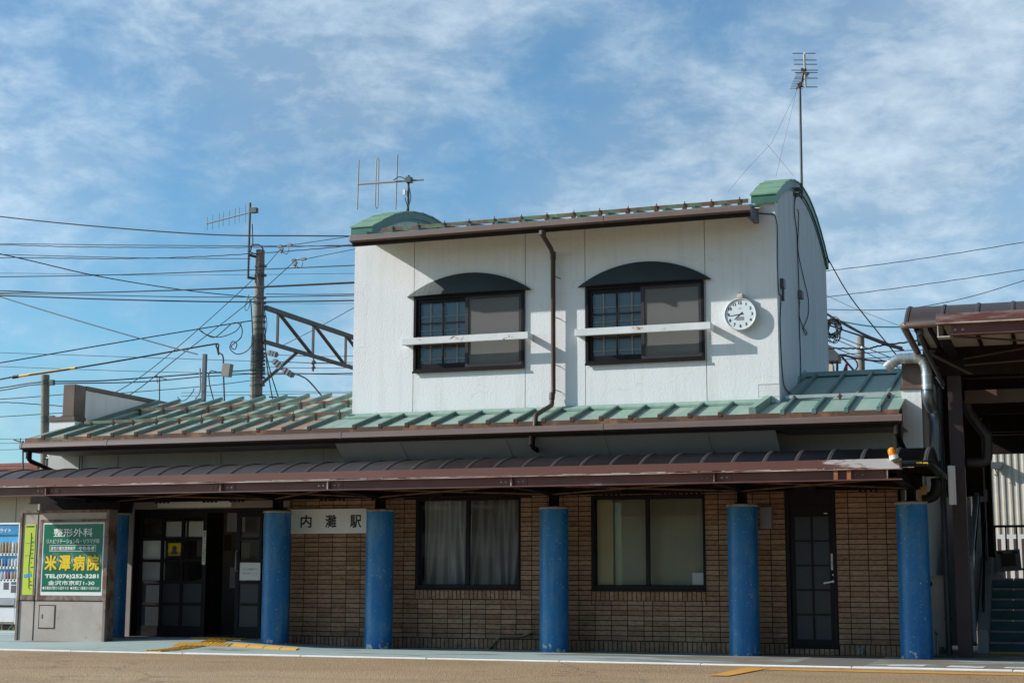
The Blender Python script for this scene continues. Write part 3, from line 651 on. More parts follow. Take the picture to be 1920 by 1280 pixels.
MB().prism([(-.70, 6.115), (-.0, 6.23), (0.0, 6.02), (-.70, 6.0)], 'x', -3.995, -3.93).build('verge_board', plain('lead_flashing', (.12, .13, .15), .6), ST)
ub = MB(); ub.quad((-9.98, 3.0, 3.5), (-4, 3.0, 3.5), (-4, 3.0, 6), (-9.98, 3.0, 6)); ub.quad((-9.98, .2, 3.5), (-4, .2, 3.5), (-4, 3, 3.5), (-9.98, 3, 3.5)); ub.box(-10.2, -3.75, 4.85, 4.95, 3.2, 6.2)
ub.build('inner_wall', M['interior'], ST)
# upper windows
def upper_window(hole, k):
    x0, x1, z0, z1 = hole; xm = x0+(x1-x0)*.485
    f = MB(); t = .045
    f.box(x0, x0+t, -.04, .10, z0, z1); f.box(x1-t, x1, -.04, .10, z0, z1); f.box(x0+t, x1-t, -.04, .10, z1-t, z1); f.box(x0+t, x1-t, -.04, .10, z0, z0+t); f.box(x0-.01, x1+.01, -.055, -.04, z0-.02, z0+.012)
    W = f.build('window', M['frame'], ST, bevel=.004)
    s_ = MB(); a, b_ = x0+t, xm+.03   # sliding sash
    s_.box(a, a+.05, -.005, .03, z0+t, z1-t); s_.box(b_-.05, b_, -.005, .03, z0+t, z1-t); s_.box(a+.05, b_-.05, -.005, .03, z1-t-.055, z1-t); s_.box(a+.05, b_-.05, -.005, .03, z0+t, z0+t+.075)
    ga, gb_, gc, gd = a+.05, b_-.05, z0+t+.075, z1-t-.055
    s_.box((ga+gb_)/2-.011, (ga+gb_)/2+.011, -.002, .027, gc, gd)
    for q in (1, 2): zz = gc+(gd-gc)*q/3; s_.box(ga, (ga+gb_)/2-.011, -.002, .027, zz-.01, zz+.01); s_.box((ga+gb_)/2+.011, gb_, -.002, .027, zz-.01, zz+.01)
    s_.build('sash', M['frame'], W)
    MB().quad((ga, .012, gc), (gb_, .012, gc), (gb_, .012, gd), (ga, .012, gd)).build('pane', M['glassup'], W)
    MB().quad((ga-.05, .06, gc-.05), (gb_+.05, .06, gc-.05), (gb_+.05, .06, gd+.05), (ga-.05, .06, gd+.05)).build('inner_pane', M['frostblue'], W)
    l = MB()
    for q in range(4): xx_ = ga+.03+(gb_-ga)*(q+.62)/3.45; l.box(xx_-.010, xx_+.010, .022, .03, gc-.03, gd+.03)
    for q in range(5): zz = gc+(gd-gc)*(q+.35)/4.3; l.box(ga-.03, gb_+.03, .0302, .036, zz-.007, zz+.007)
    l.build('lattice', M['shoji'], W)
    r = MB(); a, b_ = xm-.02, x1-t
    r.box(a, a+.05, -.036, -.008, z0+t*.6, z1-t); r.box(b_-.035, b_, -.036, -.008, z0+t*.6, z1-t); r.box(a+.05, b_-.035, -.036, -.008, z1-t-.035, z1-t); r.box(a+.05, b_-.035, -.036, -.008, z0+t*.6, z0+t+.03)
    r.build('screen_frame', M['frame2'], W)
    ga, gb_, gc, gd = a+.05, b_-.035, z0+t+.03, z1-t-.035
    MB().quad((ga, -.02, gc), (gb_, -.02, gc), (gb_, -.02, gd), (ga, -.02, gd)).build('insect_screen', M['screen'], W)
    p = MB(); p.box(a, b_, .035, .05, z0+t, z0+t+.08); p.box(a, b_, .035, .05, z1-t-.06, z1-t); p.box((a+b_)/2-.012, (a+b_)/2+.012, .036, .05, z0+t+.08, z1-t-.06); zz = (z0+z1)/2; p.box(a, (a+b_)/2-.012, .036, .05, zz-.012, zz+.012); p.box((a+b_)/2+.012, b_, .036, .05, zz-.012, zz+.012)
    p.build('inner_sash', M['frame'], W)
    MB().quad((ga, .042, gc), (gb_, .042, gc), (gb_, .042, gd), (ga, .042, gd)).build('pane', M['frostblue'], W)
    # arched hood
    h = MB(); hx0, hx1 = x0-.115, x1+.105; cx = (hx0+hx1)/2; hw = (hx1-hx0)/2; rise = .315; r_ = (hw*hw+rise*rise)/(2*rise); n = 24
    pts = [(cx-hw+2*hw*i/n) for i in range(n+1)]; az = [z1+.012+rise-r_+math.sqrt(max(0, r_*r_-(x-cx)**2)) for x in pts]
    dep = lambda i: -.05-.11*math.sin(math.pi*i/n)**.6
    for i in range(n):
        A, B = (pts[i], dep(i), z1+.005), (pts[i+1], dep(i+1), z1+.005); C_, D_ = (pts[i+1], -.035, az[i+1]), (pts[i], -.035, az[i])
        h.quad(A, B, C_, D_); h.quad(D_, C_, (pts[i+1], .0, az[i+1]+.004), (pts[i], .0, az[i]+.004)); h.quad(A, (pts[i], 0, z1+.005), (pts[i+1], 0, z1+.005), B)
    h.build('window_hood', M['shade'], ST, merge=True)
    # guard bar
    q = MB(); bx0, bx1 = x0-.10+.0, x1+.138; q.box(bx0, bx1, -.25, -.20, 4.497, 4.60)
    q.box(bx0, bx0+.035, -.20, 0.0, 4.50, 4.597); q.box(bx1-.035, bx1, -.20, 0.0, 4.50, 4.597)
    q.build('guard_bar', M['bar'], ST, bevel=.004)
upper_window(W2[0], 0); upper_window(W2[1], 1)
# downpipes
dp = MB(); dp.tube([(-6.95, -.70, 5.99), (-6.95, -.70, 5.93), (-6.97, -.25, 5.82), (-6.985, -.10, 5.74), (-6.985, -.10, 3.70), (-7.0, -.11, 3.66), (-7.0, -.13, 3.53), (-7.0, -.16, 3.505), (-6.995, -.83, 3.31), (-6.99, -.90, 3.25), (-6.99, -.92, 3.13)], .036, 10)
dp.tube([(-6.95, -.70, 5.99), (-6.95, -.70, 5.925)], .055, 10); dp.tube([(-6.985, -.10, 5.80), (-6.985, -.10, 5.68)], .043, 10); dp.tube([(-7.0, -.105, 3.70), (-7.0, -.12, 3.60)], .044, 10)
M['pipe'] = worn('brown_downpipe', (.075, .042, .033), [((.12, .08, .065), 3, .55, .8, (1, 1, .4))], .5, spec=.35)
dp.build('downpipe', M['pipe'], ST)
for xa, xb, zb in ((-15.44, -15.60, 2.73), (-7.017, -7.065, 2.745), (-2.013, -1.99, 2.68)):
    q = MB(); q.tube([(xa, -.98, 2.99), (xa, -.98, 2.87)], .048, 10); q.tube([(xa, -.98, 2.9), (xa, -.965, 2.86), (xa+(xb-xa)*.08, -.9, 2.835), (xb, -.06, zb), (xb, -.045, zb-.4)], .036, 10)
    q.build('downpipe', M['darksteel'], ST)
mb = MB()
for z in (3.75, 4.12, 4.83, 5.44): mb.tube([(-6.985, -.1, z), (-6.93, -.03, z-.02), (-6.90, 0, z-.03)], .006, 5)
mb.build('pipe_bracket', M['rust'], ST)
# end parapets
pl = MB(); pl.box(-15.79, -15.31, 0.0, .32, 3.021, 3.56); pl.prism([(.30, 3.0), (.30, 4.10), (5.4, 4.10), (5.4, 3.0)], 'x', -15.54, -15.335); pl.build('parapet', M['stucco'], ST)
pc = MB(); pc.box(-15.80, -15.30, -.02, .30, 3.561, 3.64); pc.box(-15.55, -15.325, -.012, .30, 3.641, 4.17); pc.box(-15.56, -15.315, .301, 5.45, 4.101, 4.175); pc.build('parapet_cap', M['brownclad'], ST, bevel=.006)
pr_ = MB(); pr_.box(-2.035, -1.775, -.01, .32, 0, 3.56); pr_.prism([(.32, 0.0), (.32, 4.0), (5.4, 4.0), (5.4, 0.0)], 'x', -1.949, -1.83); pr_.build('parapet', M['stucco'], ST)
pc = MB(); pc.box(-2.06, -1.73, -.04, .34, 3.561, 3.62); pc.box(-2.02, -1.76, -.012, .32, 3.621, 4.04); pc.box(-2.03, -1.75, .321, 5.4, 4.001, 4.05); pc.build('parapet_cap', M['brownclad'], ST, bevel=.006)
# ground-floor windows
def ground_window(hole):
    x0, x1, z0, z1 = hole; xm = (x0+x1)/2; t = .05
    f = MB(); f.box(x0, x0+t, -.03, .13, z0, z1); f.box(x1-t*.5, x1, -.03, .13, z0, z1); f.box(x0+t, x1-t*.5, -.03, .13, z0, z0+t+.02); f.box(x0+t, x1-t*.5, -.03, .13, z1-t, z1); f.box(x0-.006, x1+.006, -.045, -.03, z0-.012, z0+.02)
    W = f.build('window', M['frame'], ST, bevel=.004)
    MB().box(xm-.028, xm+.028, .0, .05, z0+t+.02, z1-t).build('mullion', M['frame'], W)
    g_ = MB(); g_.quad((x0+t, .03, z0+t+.02), (xm-.028, .03, z0+t+.02), (xm-.028, .03, z1-t), (x0+t, .03, z1-t)); g_.build('pane', M['glass'], W)
    g_ = MB(); g_.quad((xm+.028, .02, z0+t+.02), (x1-t*.5, .02, z0+t+.02), (x1-t*.5, .02, z1-t), (xm+.028, .02, z1-t)); g_.build('pane', M['glass'], W)
ground_window(WIN_A); ground_window(WIN_B)
def curtain(x0, x1, z0, z1, seed, label):
    rr = random.Random(seed); ph = [rr.uniform(0, 6) for _ in range(4)]
    def fn(a, b_):
        x = x0+(x1-x0)*a; z = z1-(z1-z0)*b_; w_ = .35+.65*b_*(1-.3*b_)
        y = .23+.045*math.sin(x*38+ph[0]+1.2*math.sin(b_*2+x*2))+.016*math.sin(x*77+ph[1]+b_*1.5)+.012*math.sin(x*19+ph[2])
        pinch = .05*math.exp(-((b_-.97)/.05)**2)*math.sin(x*60+ph[3])
        return (x+.06*b_*b_*math.sin(x*9+ph[3]), y+pinch*.3, z)
    tag(MB().grid(fn, 90, 24).build('curtain', M['curtain'], loc=((x0+x1)/2, .23, z0)), label, 'curtain')
curtain(-9.14, -8.33, .93, 2.2, 3, 'grey gathered curtain in the left half of the curtained ground-floor window')
curtain(-8.36, -7.54, .93, 2.2, 8, 'grey draped curtain in the right half of the curtained ground-floor window')
bl = thing('roller_blind', 'olive blind lowered behind the ground-floor window nearest the dark glazed door', 'blind', (-5.6, .2, .92))
def blind_fn(a, b_):
    return (-6.40+1.60*a, .20+.004*math.sin(a*40+b_*9), 2.2-1.27*b_)
MB().grid(blind_fn, 30, 10).build('fabric', M['blind'], bl)
mb = MB()
for i in range(11): mb.box(-6.20, -4.82, .17, .185, 2.19-.028*i, 2.193-.028*i)
mb.build('slats', M['grey'], bl)
tag(MB().box(-6.385, -6.15, .10, .115, .93, 2.2).build('cream_strip', M['straw'], loc=(-6.27, .1, .93)), 'pale cream vertical strip at the left edge of the olive-blind window', 'blind')
tag(MB().box(-4.99, -4.83, .06, .065, .935, 1.10).build('notice_paper', M['paper'], loc=(-4.91, .06, .935)), 'small white paper in the lower right corner of the olive-blind window', 'paper')
# back door with ten panes
x0, x1, z0, z1 = DOOR
f = MB(); f.box(x0, x0+.055, -.02, .12, z0, z1); f.box(x1-.045, x1, -.02, .12, z0, z1); f.box(x0+.055, x1-.045, -.02, .12, z0, z0+.03); f.box(x0+.055, x1-.045, -.02, .12, 2.02, z1)
DR = f.build('door', M['frame'], ST, bevel=.004)
ga, gb_, gc, gd = -3.54, -3.072, .21, 1.862
f = MB(); f.box(x0+.055, ga, .02, .06, z0+.03, 2.02); f.box(gb_, x1-.045, .02, .06, z0+.03, 2.02); f.box(ga, gb_, .02, .06, z0+.03, gc); f.box(ga, gb_, .02, .06, gd, 2.02)
f.box((ga+gb_)/2-.012, (ga+gb_)/2+.012, .02, .06, gc, gd)
for q in range(1, 5): zz = gc+(gd-gc)*q/5; f.box(ga, (ga+gb_)/2-.012, .022, .058, zz-.011, zz+.011); f.box((ga+gb_)/2+.012, gb_, .022, .058, zz-.011, zz+.011)
f.build('door_leaf', M['frame'], DR)
for i in range(2):
    for q in range(5):
        a = ga if i == 0 else (ga+gb_)/2+.012; zz = gc+(gd-gc)*q/5
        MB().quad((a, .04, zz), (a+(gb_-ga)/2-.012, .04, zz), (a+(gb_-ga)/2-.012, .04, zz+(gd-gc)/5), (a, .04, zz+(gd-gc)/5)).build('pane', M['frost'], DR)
hd = MB(); hd.lathe([(.024, 0), (.024, -.012)], (-3.02, .02, .985), 14, 'y'); hd.tube([(-3.02, .012, .985), (-3.02, -.035, .985), (-3.035, -.045, .983), (-3.15, -.045, .962)], .011, 8); hd.lathe([(.015, 0), (.015, -.01)], (-3.025, .02, 1.075), 12, 'y')
hd.build('door_handle', M['lampplastic'], DR)
tag(MB().box(-3.13, -3.085, .012, .019, 1.90, 1.912).build('door_label', M['white'], DR))
sk = tag(MB().box(-3.052, -2.99, .010, .019, 1.14, 1.36).build('door_sticker', M['offwhite'], loc=(-3.02, .01, 1.14)), 'pale sticker with red and black writing above the back door handle', 'sticker')
lettering('関係者\n以外', .17, .024, (-3.008, .009, 1.255), M['ink'], sk, .01); lettering('立入禁止', .018, .15, (-3.036, .009, 1.25), M['red'], sk, .01, ux=(0, 0, -1), uz=(1, 0, 0))
# entrance: sliding glazed doors
f = MB(); f.box(-14.085, -14.03, 0.02, .16, .1, 2.09); f.box(-14.03, -11.3, .02, .16, 2.03, 2.09); f.box(-14.03, -11.3, .02, .16, .085, .115); EN = f.build('entrance_frame', M['frame'], ST)
def sash(xa, xb, y, cols, name='sliding_door', frost_rows=(0, 1)):
    f = MB(); st = .07; rows = 5; z0, z1 = .115, 2.03; gc, gd = .27, 1.96; ga, gb_ = xa+st, xb-st; m_ = .048
    f.box(xa, ga, y, y+.04, z0, z1); f.box(gb_, xb, y, y+.04, z0, z1); f.box(ga, gb_, y, y+.04, z0, gc); f.box(ga, gb_, y, y+.04, gd, z1)
    cw = (gb_-ga)/cols; rh = (gd-gc)/rows
    for i in range(1, cols): f.box(ga+cw*i-m_/2, ga+cw*i+m_/2, y+.002, y+.038, gc, gd)
    for j in range(1, rows):
        for i in range(cols): f.box(ga+cw*i+(m_/2 if i else 0), ga+cw*(i+1)-(m_/2 if i < cols-1 else 0), y+.003, y+.037, gc+rh*j-.022, gc+rh*j+.022)
    D = f.build(name, M['frame'], ST)
    for i in range(cols):
        for j in range(rows):
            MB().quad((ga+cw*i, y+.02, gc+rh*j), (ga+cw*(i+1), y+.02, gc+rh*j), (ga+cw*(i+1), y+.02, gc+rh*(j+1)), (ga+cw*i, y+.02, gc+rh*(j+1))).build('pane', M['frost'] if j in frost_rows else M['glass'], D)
    return D, ga, cw, gc, rh
D1, ga, cw, gc, rh = sash(-14.03, -12.78, .04, 3)
D2_, ga2, cw2, gc2, rh2 = sash(-12.28, -11.42, .09, 2)
h = MB(); h.tube([(-12.245, .08, 1.12), (-12.245, .03, 1.14), (-12.245, .03, 1.42), (-12.245, .08, 1.44)], .011, 8); h.build('pull_handle', M['alu'], D2_)
PP = 'papers in the entrance doors'
def paper(x0, x1, z0, z1, y, label, mt_=None, lines=()):
    o = tag(MB().box(x0, x1, y, y+.004, z0, z1).build('notice_paper', mt_ or M['paper'], loc=((x0+x1)/2, y, z0)), label, 'paper'); return o
paper(-14.0, -13.56, .92, 1.60, .09, 'large white sheet behind the left panes of the glazed entrance door')
paper(-13.55, -13.18, 1.66, 1.90, .09, 'white sheet in the top middle pane of the glazed entrance door')
paper(-13.14, -12.86, 1.66, 1.90, .09, 'white sheet in the top right pane of the glazed entrance door')
paper(-13.94, -13.66, 1.66, 1.86, .09, 'brownish sheet in the top left pane of the glazed entrance door', M['board'])
yp = paper(-13.50, -13.27, 1.36, 1.56, .085, 'small yellow poster with a blue locomotive front in the entrance door pane', M['txtyellow'])
MB().box(-13.50, -13.27, .082, .0845, 1.36, 1.42).build('orange_band', M['orange'], yp)
q = MB(); q.lathe([(.045, 0), (.045, -.003)], (-13.385, .084, 1.475), 14, 'y'); q.box(-13.44, -13.33, .081, .0844, 1.385, 1.435); q.build('locomotive_print', M['trafo'], yp)
vs_ = paper(-12.85, -12.79, 1.22, 1.75, .034, 'narrow vertical cream notice on the door edge by the opening', plain('cream_label', (.62, .60, .50), .6))
lettering('電車にスタンドを停めます', .028, .46, (-12.82, .034, 1.5), M['ink'], vs_, .012, ux=(0, 0, -1), uz=(1, 0, 0))
np_ = paper(-12.20, -11.84, .98, 1.25, .085, 'white notice sheet with two lines of writing on the right entrance door')
lettering('エアコン稼働中です', .030, .27, (-12.02, .085, 1.15), M['inkgrey'], np_, .01); lettering('扉をお閉めください', .024, .26, (-12.02, .085, 1.085), M['inkgrey'], np_, .01)
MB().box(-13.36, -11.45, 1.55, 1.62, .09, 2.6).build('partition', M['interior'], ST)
for i, (xx_, zz, w_, h_, c_) in enumerate(((-13.12, 1.95, .34, .34, 'paper'), (-12.98, 1.42, .26, .36, 'beige'), (-13.06, 1.02, .30, .34, 'paper'), (-13.27, 1.60, .14, .26, 'board'), (-12.98, .66, .24, .26, 'lime'))):
    paper(xx_-w_/2, xx_+w_/2, zz-h_/2, zz+h_/2, 1.54, ('highest pale notice', 'middle beige notice', 'lowest pale notice', 'upper small brown notice', 'small lime notice')[i]+' pinned inside the dark doorway', M[c_])
# ================================================================== ENTRANCE CANOPY with blue columns
CA = thing('entrance_canopy', 'long low canopy with dark barrel roof and red-brown steel edge on blue columns', 'canopy', (-8.5, -1.0, 0.0))
CX0, CX1 = -16.0, -1.56
def vault(x0, x1, y0, y1, ze, rise, t=.02):
    mb = MB(); n = 16; c = (y0+y1)/2; hw = (y1-y0)/2; r_ = (hw*hw+rise*rise)/(2*rise)
    zf = lambda y: ze+rise-r_+math.sqrt(max(0, r_*r_-(y-c)**2)); ys = [y0+(y1-y0)*i/n for i in range(n+1)]
    vs = [(x, y, zf(y)-d) for x in (x0, x1) for d in (0, t) for y in ys]; k = n+1; fs = []
    for i in range(n): fs += [(i, i+1, 2*k+i+1, 2*k+i), (k+i, 3*k+i, 3*k+i+1, k+i+1), (i, k+i, k+i+1, i+1), (2*k+i, 2*k+i+1, 3*k+i+1, 3*k+i)]
    fs += [(0, 2*k, 3*k, k), (n, k+n, 3*k+n, 2*k+n)]
    mb.cs = True; mb._add(vs, fs); return mb, zf
vm, zf1 = vault(CX0, CX1, -2.08, .0, 2.40, .275)
CR = vm.build('canopy_roof', M['roofbrown'], CA)
def ribs(xs, zf, y0, y1, parent, w_=.024):
    n = 18; ys = [y0+(y1-y0)*i/n for i in range(n+1)]
    for x in xs:
        mb = MB()
        poly = [(y, zf(y)+.010) for y in ys]+[(y, zf(y)-.004) for y in reversed(ys)]; mb.prism(poly, 'x', x-w_, x+w_)
        poly = [(y, zf(y)+.016) for y in ys]+[(y, zf(y)+.011) for y in reversed(ys)]; mb.prism(poly, 'x', x-.006, x+.006)
        mb.build('roof_rib', M['ribgrey'], parent)
ribs([-6.819+.405*i for i in range(-22, 13)]+[-1.59, -15.97], zf1, -2.07, -.02, CR)
# edge: channel on top, I-beam below
fx0, fx1 = -15.70, -1.858
mb = MB(); mb.box(fx0, fx1, -2.20, -2.19, 2.352, 2.466); mb.box(fx0, fx1, -2.19, -2.12, 2.452, 2.464); mb.build('fascia', M['fascia'], CA)
mb = MB(); mb.box(fx0, fx1, -2.222, -2.06, 2.338, 2.350)
for i in range(60):
    x = fx0+random.uniform(0, fx1-fx0); mb.box(x, x+random.uniform(.05, .4), -2.226, -2.1985, 2.351, 2.351+random.uniform(.004, .010))
mb.build('beam_flange', M['steelworn'], CA)
mb = MB(); mb.box(fx0, fx1-.17, -2.135, -2.125, 2.222, 2.337); mb.box(fx0, fx1, -2.20, -2.06, 2.208, 2.2215); BM = mb.build('edge_beam', M['steel'], CA)
JB = [-14.2, -11.26, -9.58, -6.89, -4.17, -2.03]
for x in JB: MB().box(x-.006, x+.006, -2.198, -2.136, 2.222, 2.337).build('stiffener', M['steelworn'], CA)
for x in JB[:-1]:
    for sg in (-1, 1):
        a = x+sg*.03; b_ = x+sg*.21; PLT = MB().box(min(a, b_), max(a, b_), -2.142, -2.1355, 2.232, 2.328).build('splice_plate', M['steel'], CA)
        for q in (.09, .155): MB().lathe([(.016, 0), (.013, -.012)], (x+sg*q, -2.142, 2.278), 8, 'y').build('bolt', M['steelworn'], PLT)
for x in (-2.42, -2.33): MB().lathe([(.016, 0), (.013, -.012)], (x, -2.136, 2.278), 8, 'y').build('bolt', M['steelworn'], CA)
M['tab'] = worn('rusty_tab', (.30, .12, .05), [((.14, .05, .03), 8, .5, .6, (1, 1, 1))], .8)
for x in (-2.65, -2.49): MB().box(x-.025, x+.025, -2.20, -2.19, 2.222, 2.345).build('tab', M['tab'], CA)
# arms, purlin, bracing
COLX = [-14.17, -11.30, -9.59, -6.88, -4.175, -1.92]
for x in COLX:
    mb = MB(); mb.prism([(-2.12, 2.225), (-2.12, 2.34), (-.02, 2.37), (-.02, 2.20), (-.4, 2.17)], 'x', x-.006, x+.006); mb.box(x-.06, x+.06, -2.12, -.02, 2.200, 2.212); mb.box(x-.06, x+.06, -2.12, -.02, 2.342, 2.352); mb.build('arm', M['darksteel'], CA)
MB().box(-15.8, -1.80, -.455, -.345, 2.19, 2.202).box(-15.8, -1.80, -.406, -.394, 2.202, 2.33).build('purlin', M['darksteel'], CA)
MB().box(-15.8, -1.80, -1.3, -1.25, 2.355, 2.42).build('purlin', M['darksteel'], CA)
MB().box(-15.8, -1.80, -.09, -.03, 2.24, 2.40).build('purlin', M['darksteel'], CA)
M['rod'] = worn('rusty_rod', (.15, .075, .04), [((.05, .03, .02), 3, .5, .6, (1, 1, 1))], .8)
for a, b_ in zip(COLX, COLX[1:]):
    MB().tube([(a, -.5, 2.20), (b_, -2.08, 2.24)], .013, 6).build('brace_rod', M['rod'], CA); MB().tube([(b_, -.5, 2.20), (a, -2.08, 2.24)], .013, 6).build('brace_rod', M['rod'], CA)
for x in COLX[:-1]:
    for dx in (.75, 1.6, -.8):
        pl_ = [(x+dx-.05, 2.26), (x+dx-.05, 2.205)]
        for i in range(4): u = x+dx+.07*i; pl_ += [(u-.018, 2.205), (u-.015, 2.165), (u+.015, 2.165), (u+.018, 2.205)]
        pl_ += [(x+dx+.26, 2.205), (x+dx+.26, 2.26)]
        MB().prism(pl_, 'y', -.45, -.41).build('bolt_cluster', M['darksteel'], CA)
MB().box(-15.45, -13.95, -.62, -.28, 2.03, 2.185).build('crosshead', M['darksteel'], CA)
MB().box(-15.30, -15.05, -.70, -.40, 1.90, 2.03).build('crosshead', M['darksteel'], CA)
# end tube and gutter
mb = MB(); mb.tube([(-1.86, -2.03, 2.41), (-1.60, -2.03, 2.41), (-1.545, -2.0, 2.41), (-1.53, -1.94, 2.41), (-1.50, 0.0, 2.36)], .038, 12); mb.build('end_tube', M['black'], CA)
MB().prism([(-2.0, 2.40)]+[(-2.0+1.95*i/10, zf1(-2.0+1.95*i/10)-.02) for i in range(11)]+[(-.05, 2.36)], 'x', -1.60, -1.585).build('end_panel', M['roofbrown'], CA)
mb = MB(); mb.obox((-1.66, -2.069, 2.405), (.035, 0, 0), (0, .001, 0), (0, 0, .018)); mb.obox((-1.585, -2.07, 2.402), (.03, 0, 0), (0, .001, 0), (0, 0, .018)); mb.build('yellow_tape', M['yellow'], CA)
# columns
def column(x):
    zb = pave_z(x, -.6)-.02
    c = MB(); c.lathe([(.205, zb), (.205, 1.99)], (x, -.4, 0), 40); o = c.build('column', M['blue'], CA)
    c = MB(); c.lathe([(.214, 1.99), (.218, 2.0), (.216, 2.018), (.205, 2.024)], (x, -.4, 0), 40); c.build('column_cap', M['colcap'], o)
    c = MB(); c.box(x-.075, x+.075, -.475, -.325, 2.024, 2.045); c.box(x-.06, x-.048, -.46, -.34, 2.045, 2.19); c.box(x+.048, x+.06, -.46, -.34, 2.045, 2.19); c.box(x-.048, x+.048, -.406, -.394, 2.045, 2.19); c.build('column_stub', M['darksteel'], o)
for x in COLX: column(x)

# ================================================================== TALL CANOPY over the stairs
TC = thing('passage_canopy', 'taller dark barrel canopy over the stair passage at the right edge', 'canopy', (0.0, .2, 0.0))
TX = 4.0
vm, zf2 = vault(-1.80, TX, -1.86, .05, 4.18, .335)
TR = vm.build('canopy_roof', M['roofbrown'], TC)
ribs([-1.775]+[-1.345+.42*i for i in range(13)], zf2, -1.85, .03, TR, .022)
mb = MB(); mb.box(-1.40, TX, -2.0, -1.99, 4.132, 4.246); mb.box(-1.40, TX, -1.99, -1.92, 4.232, 4.244); mb.build('fascia', worn('chalky_brown_steel', (.128, .045, .033), [((.36, .28, .26), 2.6, .47, .62, (.35, 1, 2.5))], .5), TC)
MB().box(-1.405, TX, -2.022, -1.86, 4.118, 4.130).build('beam_flange', M['steelworn'], TC)
mb = MB(); mb.box(-1.22, TX, -1.935, -1.925, 3.990, 4.117); mb.box(-1.22, TX, -2.0, -1.86, 3.977, 3.9895); mb.build('edge_beam', M['steel'], TC)
mb = MB(); mb.box(-1.395, -1.245, -1.995, -1.80, 3.957, 3.969); mb.box(-1.39, -1.378, -1.985, -1.88, 3.970, 4.117); mb.build('beam_end', M['steelworn'], TC)
mb = MB(); mb.box(-1.33, -1.318, -1.98, .08, 3.970, 4.10); mb.box(-1.39, -1.25, -1.80, .08, 3.955, 3.969); mb.build('arm', M['darksteel'], TC)
bo = MB()
for x in (-1.18, -1.09): bo.lathe([(.017, 0), (.014, -.012)], (x, -1.935, 4.05), 8, 'y')
bo.build('bolt', M['steelworn'], TC)
mb = MB(); mb.tube([(-1.40, -1.82, 4.155), (-1.76, -1.82, 4.155), (-1.80, -1.80, 4.155), (-1.815, -1.75, 4.155), (-1.80, .0, 4.06)], .045, 12); mb.build('end_tube', M['gutter'], TC)
mb = MB(); mb.quad((-1.72, -1.75, 4.16), (TX, -1.75, 4.16), (TX, .02, 4.12), (-1.72, .02, 4.12)); mb.build('ceiling_panel', M['polycarb'], TC)
for x in [-1.66, -1.50]+[-.96+.425*i for i in range(12)]: MB().box(x-.022, x+.022, -1.76, .02, 4.09, 4.135).build('ceiling_batten', M['darksteel'], TC)
MB().quad((-1.70, -1.76, 4.157), (-1.68, -1.76, 4.157), (-1.62, .0, 4.115), (-1.69, .0, 4.115)).build('tan_panel', M['board'], TC)
mb = MB(); x = -1.345; mb.box(x-.09, x-.078, .10, .25, -.02, 3.955); mb.box(x+.078, x+.09, .10, .25, -.02, 3.955); mb.box(x-.078, x+.078, .168, .182, -.02, 3.955); mb.box(x-.092, x+.092, .085, .099, -.02, 3.955)
mb.build('post', worn('dark_red_post', (.034, .013, .013), [((.065, .032, .032), 2, .55, .8, (1, 1, 1)), ((.32, .28, .28), 9, .72, .77, (1, 1, .5))], .5), TC)
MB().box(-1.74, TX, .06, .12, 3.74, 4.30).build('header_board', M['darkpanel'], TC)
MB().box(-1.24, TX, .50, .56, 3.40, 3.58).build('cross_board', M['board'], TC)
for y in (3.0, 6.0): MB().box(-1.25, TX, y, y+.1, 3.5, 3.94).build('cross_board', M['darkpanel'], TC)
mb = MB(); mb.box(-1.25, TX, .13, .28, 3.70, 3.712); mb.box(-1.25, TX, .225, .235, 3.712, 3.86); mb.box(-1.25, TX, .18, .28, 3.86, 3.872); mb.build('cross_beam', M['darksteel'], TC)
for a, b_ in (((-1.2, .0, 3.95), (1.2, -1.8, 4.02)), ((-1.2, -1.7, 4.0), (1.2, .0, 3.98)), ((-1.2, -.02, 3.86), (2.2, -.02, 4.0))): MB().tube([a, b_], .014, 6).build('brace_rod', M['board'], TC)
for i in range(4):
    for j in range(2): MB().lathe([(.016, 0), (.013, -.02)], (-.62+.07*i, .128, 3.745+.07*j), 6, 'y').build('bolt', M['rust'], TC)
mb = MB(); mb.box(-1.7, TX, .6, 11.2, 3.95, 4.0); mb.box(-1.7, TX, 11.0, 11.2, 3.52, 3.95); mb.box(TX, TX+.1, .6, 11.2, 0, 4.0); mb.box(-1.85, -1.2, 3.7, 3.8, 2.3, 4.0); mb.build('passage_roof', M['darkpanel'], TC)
for y in (2.2, 4.2, 6.5, 8.8): MB().box(-1.3, TX, y, y+.1, 3.70, 3.94).build('rafter', M['darksteel'], TC)
mb = MB(); mb.tube([(-1.62, -1.7, 4.12), (-1.62, -1.7, 4.04)], .04, 10); mb.tube([(-1.62, -1.7, 4.05), (-1.615, -1.62, 3.98), (-1.50, .0, 3.66), (-1.49, .05, 3.6)], .028, 10); mb.tube([(-1.56, .27, 3.62), (-1.56, .27, 0.02)], .040, 12)
for z in (.5, 1.6, 2.6, 3.2): mb.tube([(-1.56, .27, z-.02), (-1.56, .27, z+.02)], .047, 12)
mb.build('drainpipe', plain('dark_grey_pipe', (.055, .058, .066), .45), TC)
mb = MB(); mb.tube(smooth_path([(-1.22, .62, 3.45), (-1.20, .62, 3.30), (-1.02, .62, 3.02), (-.98, .62, 2.95), (-.98, .62, 2.72), (-1.0, .62, 2.63), (-1.06, .62, 2.60), (-1.25, .62, 2.60)]), .07, 12); mb.build('drain_bend', plain('brown_pipe', (.035, .028, .027), .45), TC)

